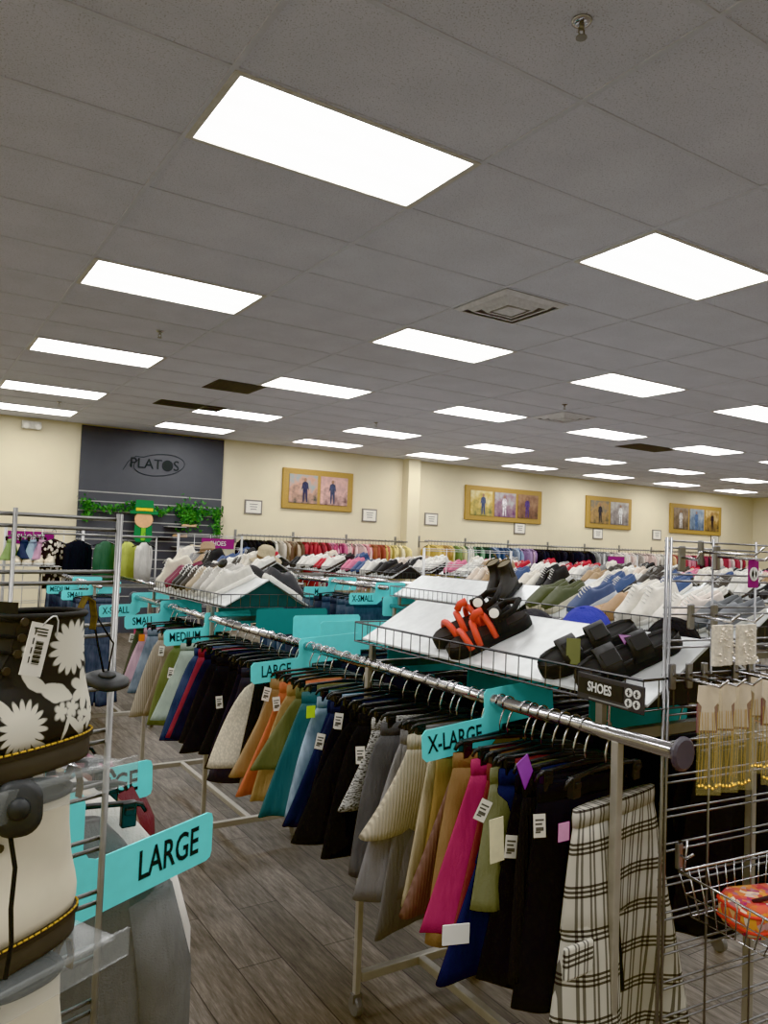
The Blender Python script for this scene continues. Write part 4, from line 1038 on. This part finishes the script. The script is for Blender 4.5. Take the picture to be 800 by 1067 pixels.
# ------------------------------------------------------------------ right gridwall with jewellery
RA = 95; rd = dirv(RA); RP = Vector((.492, -1.612, 0)); nrm = Vector((-cos(R(RA))*-1, 0, 0))
GR = grid_panel(RP, RA, .6096, .10, 1.645, 5, 'chrome gridwall panel at the near end of the nearest rack on the right', pitch=.0762, gap=.0155, rw=.0026, post=.0042, m=wire_grey)
MG = T(RP.x, RP.y, 0) @ RZ(90-RA)     # local: x along panel, -y towards the camera
def prong(x, z, L, lab, tip=.02, yaw=0):
    t = thing('display_hook', lab, 'hook', MG @ T(x, -.012, z) @ RZ(yaw), 'display hooks')
    MB().box(-.008, .008, -.007, .004, -.032, .026).build('saddle', wire_grey, t, bevel=.003)
    MB().tube([(0, -.004, 0), (0, -L, -.004), (0, -L-tip, .014)], .0032, 8).build('prong', chrome, t, True)
    return t
hz = 1.333
for k, (x, yo) in enumerate(((.016, .10), (.070, .10), (.120, .10), (.278, .03), (.225, .10))):
    prong(x, hz, yo+.03, ['chrome hook carrying the leftmost necklace card', 'chrome hook carrying the second necklace card', 'chrome hook carrying the third necklace card', 'chrome hook carrying the fourth necklace card', 'chrome hook carrying the rightmost necklace card'][k])
    t = thing('necklace_card', 'gold chain necklaces on white card in a clear sleeve, %s from the left' % ['first', 'second', 'third', 'fourth', 'fifth'][k], 'necklace', MG @ T(x, -.012-yo, hz-.006) @ RZ(-22) @ Matrix.Diagonal((1.15, 1, 1.12, 1)))
    P = [(-.019, 0), (.019, 0), (.021, -.03), (.012, -.040), (.016, -.085), (-.016, -.085), (-.012, -.040), (-.021, -.03)]
    MB().prism(P, -.001, .001, 'xz').build('card', mat('ivory_card', (230, 218, 204), .7), t)
    MB().box(-.020, .020, .003, .005, -.09, -.035).build('liner', mat('mauve_liner', (130, 92, 104), .7), t)
    ch = MB(); r5 = random.Random(k)
    for q in range(7):
        x0 = -.018+.006*q+r5.uniform(-.002, .002); zb = -.19+r5.uniform(-.004, .012)
        ch.tube([(x0, -.003, -.05), (x0+r5.uniform(-.003, .003), -.004, -.12), (x0+r5.uniform(-.003, .003), -.003, zb)], .0006, 4)
    for q in range(6): ch.lathe([(.0005, -.0035), (.0045, 0), (.0005, .0035)], (-.017+.0066*q, -.005, -.192+r5.uniform(-.003, .004)), 8)
    ch.build('chains', gold, t)
    MB().add([(-.024, -.008, 0), (.024, -.008, 0), (.024, -.008, -.205), (-.024, -.008, -.205)], [(0, 1, 2, 3)]).build('clear_sleeve', mat('clear_sleeve', (226, 206, 160), .2, 0, .02, alpha=.20), t)
for k, x in enumerate((.072, .150)):
    t = thing('white_pack', ['hanging white packet of beaded hair pieces, left one on the grid', 'hanging white packet of beaded hair pieces, right one on the grid'][k], 'packet', MG @ T(x, -.10, 1.455) @ RZ(8))
    B = MB().loft([[(a*.036, b, z) for a, b in ((-1, -.004), (-.5, -.010), (0, -.005), (.5, -.010), (1, -.004), (1, .004), (-1, .004))] for z in (0, -.03, -.06, -.088)]); B.build('packet', mat('ivory_packet', (232, 224, 210), .6, 0, .14, 130, .4, 200), t)
    bd_ = MB(); r5 = random.Random(k+8)
    for q in range(26): bd_.lathe([(.0005, -.003), (.003, 0), (.0005, .003)], (r5.uniform(-.03, .03), -.012, r5.uniform(-.082, -.005)), 6)
    bd_.build('beads', mat('pearl', (238, 228, 214), .3), t)
    prong(x, 1.468, .11, ['chrome hook carrying the left white packet', 'chrome hook carrying the right white packet'][k])
prong(.155, 1.605, .13, 'chrome hook with the purple tag near the top of the grid')
prong(.04, 1.60, .10, 'empty chrome hook at the top left of the grid', yaw=-30)
prong(.10, 1.615, .12, 'empty chrome hook at the top middle of the grid', yaw=20)
t = thing('purple_tag', 'purple hang tag with white ring emblem at top right of the grid', 'tag', MG @ T(.157, -.11, 1.60) @ RZ(5))
MB().prism(rrect(-.019, .019, -.062, 0, .004), -.001, .001, 'xz').build('card', purple, t)
MB().lathe([(.0155, -.0025), (.0155, -.001), (.010, -.001), (.010, -.0025)], (0, 0, -.031), 24, 'y').build('ring_emblem', white_ink, t)
MB().lathe([(.0005, -.0024), (.013, -.0024), (.013, -.001), (.0005, -.001)], (0, 0, -.031), 20, 'y').build('ring_disc', mat('pale_violet', (190, 140, 180), .7), t)
MB().prism([(-.004, -.040), (.004, -.040), (.001, -.031), (.005, -.022), (-.005, -.022), (-.001, -.031)], -.0036, -.002, 'xz').build('emblem_mark', white_ink, t)
# wire basket with floral pouches
bk = thing('wire_basket', 'chrome wire basket hooked on the grid at right', 'basket', MG @ T(.0, -.014, .897)); B = MB()
bx0, bx1, by0, by1, bz = .042, .40, -.25, -.008, -.10
rim = [(bx0, by1, 0), (bx1, by1, 0), (bx1, by0, -.012), (bx0, by0, -.012)]
bot = [(bx0+.03, by1-.01, bz), (bx1-.03, by1-.01, bz), (bx1-.03, by0+.05, bz), (bx0+.03, by0+.05, bz)]
B.tube(rim, .0035, 6, True).tube(bot, .0025, 6, True)
def lerp3(a, b, u): return tuple(a[i]+(b[i]-a[i])*u for i in range(3))
for e in range(4):
    n = 13 if e % 2 == 0 else 9
    for q in range(n):
        u = q/(n-1); B.tube([lerp3(rim[e], rim[(e+1) % 4], u), lerp3(bot[e], bot[(e+1) % 4], u)], .0017, 4)
for q in range(9): B.tube([lerp3(bot[0], bot[1], q/8), lerp3(bot[3], bot[2], q/8)], .0017, 4)
mid = [lerp3(a, b, .5) for a, b in zip(rim, bot)]; B.tube(mid, .002, 5, True)
B.build('wire_cage', chrome, bk, True)
MB().tube([(bx0+.01, by1+.01, .06), (bx0+.01, by1-.012, .07), (bx0+.01, by1-.004, 0)], .003, 6).build('basket_hook', chrome, bk, True)
def pouch_mat():
    m = bpy.data.materials.new('floral_quilted_fabric'); t = NT(m); co = t.obj()
    v = t.new('ShaderNodeTexVoronoi'); t.link(co, v.inputs['Vector']); v.inputs['Scale'].default_value = 75
    sx = t.new('ShaderNodeSeparateColor'); t.link(v.outputs['Color'], sx.inputs[0])
    t.link(t.ramp(sx.outputs[0], (.0, lin((196, 52, 62))), (.3, lin((230, 150, 60))), (.5, lin((236, 222, 200))), (.66, lin((150, 40, 96))), (.85, lin((220, 92, 72)))), t.b.inputs['Base Color'])
    t.b.inputs['Roughness'].default_value = .8; return m
pm = pouch_mat(); red_pipe = mat('red_piping', (214, 52, 40), .6)
def pouch(M, lab, w, d, h):
    t = thing('floral_pouch', lab, 'pouch', M)
    o = [(x, y) for x, y in rrect(-w/2, w/2, -d/2, d/2, min(w, d)*.25, 5)]
    MB().loft([[(x*s, y*s, z) for x, y in o] for z, s in ((0, .92), (h*.2, 1.0), (h*.75, 1.0), (h, .86))]).build('pouch_body', pm, t, True)
    for z in (h*.22, h*.72): MB().tube([(x*1.01, y*1.01, z) for x, y in o], .0035, 6, True).build('piping', red_pipe, t, True)
    MB().tube([(-w*.3, -d*.2, h), (-w*.1, -d*.3, h+.012), (w*.3, -d*.1, h+.004)], .005, 6).build('zip_strap', mat('dark_strap', (44, 26, 28), .7), t, True)
    return t
pouch(bk.matrix_world @ T(.185, -.115, bz+.002) @ RZ(-12), 'red floral quilted pouch with piping lying in the wire basket', .17, .12, .065)
pouch(bk.matrix_world @ T(.31, -.12, bz+.004) @ RZ(20) @ RX(6), 'second red floral pouch at right side of the wire basket', .10, .10, .05)
prong(.05, .93, .02, 'steel bracket holding the wire basket on the grid')

# ------------------------------------------------------------------ clothes along the back wall
def wall_rail(x0, x1, z, lab):
    t = thing('wall_rail', lab, 'clothes rail', T((x0+x1)/2, YB-.33, z)); h = (x1-x0)/2
    MB().tube([(-h, 0, 0), (h, 0, 0)], .016, 8).build('rail', steel, t, True)
    n = max(2, round((x1-x0)/1.2))
    for k in range(n+1):
        x = -h+.08+(2*h-.16)*k/n
        MB().box(x-.012, x+.012, 0, .33, -.03, -.012).box(x-.02, x+.02, .315, .33, -.14, .10).build('rail_bracket', steel, t)
wall_rail(4.12, 7.72, 1.70, 'chrome clothes rail on the back wall left of the pilaster')
wall_rail(8.15, 19.3, 1.74, 'long chrome clothes rail on the back wall right of the pilaster')
runs = [(4.2, 4.72, 'L', [(24, 24, 26), (30, 30, 34)], 'black', .08), (4.78, 5.0, 'L', [(230, 224, 210), (214, 204, 188)], 'white', .075), (5.0, 5.38, 'L', [(96, 66, 48), (136, 100, 74), (64, 48, 40), (196, 170, 140)], 'brown', .07),
        (5.44, 5.92, 'L', [(150, 26, 36), (186, 34, 44), (204, 42, 52), (120, 24, 34)], 'red', .06), (5.92, 6.3, 'L', [(206, 62, 110), (214, 92, 134), (180, 50, 96), (232, 150, 180)], 'hot pink', .065), (6.3, 6.85, 'L', [(232, 168, 172), (224, 130, 140), (238, 200, 196)], 'pale pink', .07),
        (6.85, 7.2, 'L', [(206, 92, 60), (222, 130, 84), (176, 70, 48)], 'orange', .07), (7.2, 7.62, 'L', [(226, 186, 60), (238, 214, 120), (240, 226, 180)], 'yellow', .075),
        (8.25, 8.85, 'R', [(226, 186, 62), (232, 200, 90), (214, 160, 60)], 'yellow', .08), (8.85, 9.2, 'R', [(190, 190, 90), (120, 150, 70), (222, 214, 150)], 'yellow green', .08), (9.2, 9.85, 'R', [(60, 96, 70), (36, 60, 50), (120, 170, 130), (230, 226, 210), (30, 34, 36)], 'green and dark', .085),
        (9.85, 10.75, 'R', [(84, 112, 156), (120, 150, 190), (60, 82, 120), (160, 180, 206)], 'denim blue', .085), (10.75, 11.15, 'R', [(196, 160, 200), (220, 180, 206), (160, 130, 180)], 'lilac', .085), (11.15, 12.9, 'R', [(24, 24, 28), (32, 32, 38), (40, 42, 50)], 'black', .09),
        (12.9, 13.5, 'R', [(120, 120, 122), (160, 160, 160), (196, 194, 190)], 'grey', .09), (13.5, 15.7, 'R', [(230, 226, 214), (214, 208, 196), (236, 220, 208), (226, 196, 186), (170, 160, 150)], 'white', .095), (15.7, 16.3, 'R', [(226, 180, 120), (206, 160, 120), (150, 40, 50)], 'peach', .095),
        (16.3, 18.9, 'R', [(170, 36, 56), (226, 130, 150), (232, 210, 206), (206, 70, 96), (60, 40, 46)], 'red and pink patterned', .11)]
TOPS = {}; whang = None; kk = 0
for x0, x1, side, cols, cn, stp in runs:
    x = x0
    while x < x1:
        z = 1.70 if side == 'L' else 1.74; v = kk % 5; c = cols[rnd.randrange(len(cols))]
        lab = '%s top hanging on the back wall rail %s of the pilaster' % (cn, 'left' if side == 'L' else 'right'); gp = '%s tops on the back wall, %s' % (cn, side == 'L' and 'left rail' or 'right rail')
        M = T(x, YB-.33, z-.075) @ RZ(90+rnd.uniform(-38, 26)) @ Matrix.Diagonal((rnd.uniform(.75, 1.1), rnd.uniform(.5, 1.1), rnd.uniform(.75, 1.3), 1))
        if v not in TOPS:
            TOPS[v] = top_garment(x, YB-.33, z-.075, 90, (.40, .44, .38, .42, .46)[v], (.58, .66, .52, .62, .7)[v], c, lab, 'plain', 'top', v, (.2, .5, .18, .45, .3)[v], 'hanging_top', gp, .055)
            KIDS[TOPS[v].name] = [o for o in C.objects if o.parent == TOPS[v]]
        else: dup(TOPS[v], M, lab, gp, {'torso': fab(c), 'sleeve': fab(c)})
        if whang is None:
            whang = tag(MB().tube([(.022*cos(R(a)), 0, .022*sin(R(a))) for a in range(180, -41, -30)]+[(0, 0, -.05), (0, 0, -.08)], .003, 4).tube([(-.17, 0, -.13), (0, 0, -.075), (.17, 0, -.13)], .007, 4).build('top_hanger', black_pl, None), 'black hanger on the back wall rail left of the pilaster', 'hanger', 'hangers left of the pilaster')
            whang.matrix_world = T(x, YB-.33, z) @ RZ(90)
        else:
            h = whang.copy(); C.objects.link(h); h.matrix_world = T(x, YB-.33, z) @ RZ(90)
            s = 'left' if side == 'L' else 'right'; h['label'] = 'black hanger on the back wall rail %s of the pilaster' % s; h['group'] = 'hangers %s of the pilaster' % s
        x += stp*rnd.uniform(.85, 1.15); kk += 1
# slatwall shelf shoes
for k, (x, z, st, c, lab, yw) in enumerate([(3.15, 1.80, 'flat', (196, 160, 116), 'tan sandal displayed on the dark slatwall below the wreath', 60), (3.0, 1.62, 'flat', (170, 130, 90), 'brown sandal displayed on the slatwall beside the cut-out figure', 60), (3.3, 1.46, 'flat', (206, 190, 160), 'beige flat shoe displayed low on the slatwall', 70)]):
    shoe('flat shoe', st, lab, T(x, YB-.2, z) @ RZ(yw), c, (150, 130, 110))
    ss = thing('slat_shelf', 'small slatwall shelf under the '+lab.split(' displayed')[0], 'shelf', T(x-.1, YB-.2, z))
    MB().box(-.16, .16, -.1, .15, -.012, -.002).build('shelf_plate', mat('pale_acrylic', (190, 190, 188), .3), ss)

# ------------------------------------------------------------------ far rows: racks with shoe shelves
pal = [((238, 236, 230), 'white'), ((232, 226, 214), 'cream'), ((30, 30, 32), 'black'), ((70, 66, 62), 'dark brown'), ((176, 146, 112), 'tan'), ((150, 150, 150), 'grey'), ((220, 120, 150), 'pink'), ((190, 40, 50), 'red'), ((66, 86, 130), 'blue'), ((222, 206, 190), 'beige')]
far = []
rows = {3.72: 'third', 5.24: 'fourth', 6.76: 'fifth', 8.28: 'sixth', 9.80: 'seventh', 11.32: 'eighth', 12.84: 'ninth', 14.36: 'tenth', -.84: 'leftmost', .68: 'first', 2.20: 'second'}
segs = []
for cx in (3.72, 5.24, 6.76, 8.28, 9.80, 11.32, 12.84, 14.36):
    ymin = -2.76+(cx+1)*.606
    for bi, (a, b) in enumerate(((.35, 1.6), (1.75, 3.0), (4.1, 5.35), (5.5, 6.75), (7.4, 8.6))):
        if b > ymin+.2 and (cx < 9 or bi != 4): segs.append((cx, a, b, bi))
segs += [(2.20, 4.2, 5.45, 2), (2.20, 5.6, 6.85, 3)]
bname = ['front bank', 'second bank', 'middle bank', 'fourth bank', 'rear bank']
P2 = {}
def far_rack(cx, a, b, bi):
    lab = 'chrome rack in the far %s row, %s' % (rows[cx], bname[bi]); M = T(cx, (a+b)/2, 0)
    if 'r' not in P2:
        t = rack(cx, a+.06, b-.06, a-.05, b+.05, lab); P2['r'] = t; KIDS[t.name] = [o for o in C.objects if o.parent == t]
        sh = shelf(cx, a, b, 'sloped shoe shelf in the far %s row, %s' % (rows[cx], bname[bi])); P2['s'] = sh; KIDS[sh.name] = [o for o in C.objects if o.parent == sh]
    else:
        dup(P2['r'], M, lab); dup(P2['s'], M, 'sloped shoe shelf in the far %s row, %s' % (rows[cx], bname[bi]))
for cx, a, b, bi in segs:
    far_rack(cx, a, b, bi)
    if (cx, bi) in ((2.20, 2),): n = 5
    y = a+.10; i = 0
    while y < b-.06:
        D = math.hypot(cx+1, y+2.76)
        c, cn = pal[rnd.choice((0, 0, 0, 1, 2, 2, 3, 4, 5, 6, 7, 8, 9))] if bi != 9 else pal[0]
        st = rnd.choice(('sneaker', 'slipon', 'sneaker', 'flat', 'bootee')); cat = {'sneaker': 'sneaker', 'slipon': 'slip-on shoe', 'flat': 'flat shoe', 'bootee': 'high-top shoe'}[st]
        lab = '%s %s on the shelf of the far %s row, %s' % (cn, cat, rows[cx], bname[bi])
        for q in (0, 1):
            shoe(cat, st, lab, on_slope(cx, y, rnd.uniform(-.01, .03), rnd.uniform(-30, -6)), c, (232, 230, 224) if rnd.random() < .6 else (60, 56, 52), group='%s %ss in far %s row %s' % (cn, cat, rows[cx], bname[bi]))
            y += .098
        y += rnd.uniform(.015, .07); i += 1
rack(.68, 3.85, 5.25, 3.65, 5.45, 'chrome rack of jeans in the far first row')
# signs and clothes on far rows
for cx, ys in ((.68, (3.9, 4.6)), (2.20, (3.9, 5.0)), (3.72, (1.0, 2.0))):
    for k, y in enumerate(ys):
        size_sign(cx-.26, y, ('SMALL', 'MEDIUM')[k % 2], 'small teal %s sign on the far %s row' % (('SMALL', 'MEDIUM')[k % 2], rows[cx]), 1, 0, 0)
for k in range(14):
    y = 3.75+k*.11
    garment('trousers', .42, y, ZR-.1, rnd.uniform(-8, 8), .32, .38, .85, rnd.choice(((78, 88, 106), (92, 104, 122), (64, 72, 88), (54, 60, 74))), 'blue denim jeans on the far first row seen behind the grid stand', 'denim', 'jeans', 300+k, .05, name='jeans', group='jeans on the far first row')
    hanger(.42, y, 0, 'black hanger of jeans on the far first row', 'hangers of far first row jeans')
# far gridwalls with purple signs
def far_grid(x0, y, ang, W, z1, lab, sign, slab, sx=.3):
    g = grid_panel(Vector((x0, y, 0)), ang, W, .1, z1, 5, lab, pitch=.15, gap=.02, rw=.004, post=.009, m=mat('white_grid', (200, 200, 200), .4, .3))
    if sign is not None:
        t = thing('department_sign', slab, 'sign', T(x0, y, 0) @ RZ(90-ang) @ T(sx, -.03, z1-.11))
        MB().box(-.22, .22, -.006, 0, -.065, .065).build('sign_plate', purple, t, bevel=.004)
        if sign: text(sign, 'lettering', white_ink, t, T(0, -.0075, 0) @ STAND, .085, .85)
far_grid(-.04, 5.9, 88, .75, 1.66, 'white gridwall far left behind the boots stand', 'SHORTS', 'purple SHORTS sign on the far left gridwall', .24)
far_grid(2.05, 6.0+.9, 90, .85, 1.66, 'white gridwall in front of the back wall rail, below the wreath', 'SHOES', 'purple sign on the gridwall before the red tops', .52)
far_grid(3.3, 3.3, 90, 1.1, 1.60, 'grey gridwall frame left of the bare galvanised shelf', None, None)
far_grid(9.9, 6.95, 90, .9, 1.62, 'gridwall far right with a small purple sign', '', 'small purple sign far right', .3)
# hanging clothes by the far left gridwall
for x, y, c, lab, fk, W, L, sl in ((.64, 5.75, (22, 24, 30), 'black jacket hanging beside the far left gridwall', 'plain', .34, .62, .5), (.92, 5.75, (52, 96, 68), 'green blouse hanging right of the black jacket', 'plain', .36, .5, .3), (.40, 5.75, (34, 30, 32), 'black dress with white floral print on the far left gridwall', 'print', .26, .5, .2), (1.14, 5.75, (206, 214, 60), 'yellow green top right of the green blouse', 'plain', .24, .4, .3), (1.32, 5.75, (226, 222, 214), 'white top right of the yellow green top', 'plain', .28, .42, .3)):
    top_garment(x, y, 1.54, rnd.uniform(20, 50), W, L, c, lab, fk, 'top', int(x*100), sl, thick=.05, drop=.75)
    hh = whang.copy(); C.objects.link(hh); hh.matrix_world = T(x, y, 1.62) @ RZ(30); hh['label'] = 'black hanger holding the '+lab.split(' hanging')[0].split(' on the')[0].split(' right')[0]
    if 'group' in hh: del hh['group']
cs = thing('clothes_stand', 'chrome clothes stand holding the black jacket and green blouse', 'clothes rail', T(.87, 5.75, 0))
MB().tube([(-.58, 0, 1.60), (.58, 0, 1.60)], .011, 8).build('rail', steel, cs, True)
for sx in (-.58, .58): MB().tube([(sx, 0, .02), (sx, 0, 1.60)], .011, 8).tube([(sx, -.25, .02), (sx, .25, .02)], .011, 8).build('post', steel, cs, True)
for x, c, lab in ((.0, (150, 186, 96), 'pale lime vest on the far left gridwall'), (.12, (40, 50, 80), 'navy shorts on the far left gridwall'), (.2, (168, 206, 226), 'pale blue shorts on the far left gridwall'), (.28, (222, 160, 196), 'pink shorts on the far left gridwall')):
    garment('skirt', x, 5.72, 1.53, 65, .22, .30, .2, c, lab, 'plain', 'shorts', int(x*90), .05)
    hanger(x, 5.72, 65, 'black hanger for the '+lab, None, 1.648)
for k, x in enumerate((.02, .12, .22, .32)):
    shoe('slip-on shoe', 'slipon', 'beige shoe on the wire shelf of the far left gridwall, %s from the left' % ('first', 'second', 'third', 'fourth')[k], T(x, 5.55, 1.28) @ RZ(160), (226, 214, 190))
ws = thing('wire_shelf', 'white wire shelf of beige shoes on the far left gridwall', 'shelf', T(.17, 5.66, 1.275)); q = MB()
for k in range(12): q.tube([(-.26+.52*k/11, -.14, 0), (-.26+.52*k/11, .22, 0)], .003, 5)
for y in (-.14, .04, .22): q.tube([(-.28, y, -.004), (.28, y, -.004)], .004, 5)
q.build('shelf_wires', mat('white_grid', (200, 200, 200), .4, .3), ws, True)
# odd hats on the far racks
def hat(M, c, lab):
    t = thing('sun_hat', lab, 'hat', M); m = fab(c, 'knit')
    MB().lathe([(.001, .12), (.06, .118), (.085, .09), (.092, .0), (.17, -.02), (.172, -.024), (.09, -.008)], n=26).build('crown_and_brim', m, t, True)
    MB().lathe([(.0925, .0), (.0945, .004), (.093, .03), (.09, .03)], n=26).build('hat_band', fab((120, 90, 60)), t, True)
hat(T(2.2, 4.5, 1.44) @ RX(20), (206, 186, 146), 'beige straw hat on the far second row shelf')
hat(T(2.2, 6.2, 1.45) @ RX(-10), (190, 150, 110), 'tan straw hat at the rear of the far second row')

# ------------------------------------------------------------------ camera and render look
cam = bpy.data.cameras.new('camera'); co = bpy.data.objects.new('camera', cam); C.objects.link(co)
yw, pt_, ro = .564615979, .0441440931, .0381062490
f = Vector((sin(yw)*cos(pt_), cos(yw)*cos(pt_), sin(pt_))); r_ = Vector((cos(yw), -sin(yw), 0)); u_ = r_.cross(f)
rr = r_*cos(ro)+u_*sin(ro); uu = -r_*sin(ro)+u_*cos(ro)
M = Matrix.Identity(4)
for i in range(3): M[i][0] = rr[i]; M[i][1] = uu[i]; M[i][2] = -f[i]; M[i][3] = (-.99889, -2.75991, 1.6)[i]
co.matrix_world = M
cam.sensor_fit = 'HORIZONTAL'; cam.sensor_width = 36; cam.lens = 36*805.332/800; cam.clip_start = .02; cam.clip_end = 100
scene.camera = co
w = bpy.data.worlds.new('world'); scene.world = w; w.use_nodes = True
w.node_tree.nodes['Background'].inputs[0].default_value = (.9, .92, 1, 1); w.node_tree.nodes['Background'].inputs[1].default_value = .02
scene.view_settings.view_transform = 'Khronos PBR Neutral'
scene.view_settings.look = 'None'
scene.view_settings.exposure = 0.08
scene.view_settings.gamma = 1.4
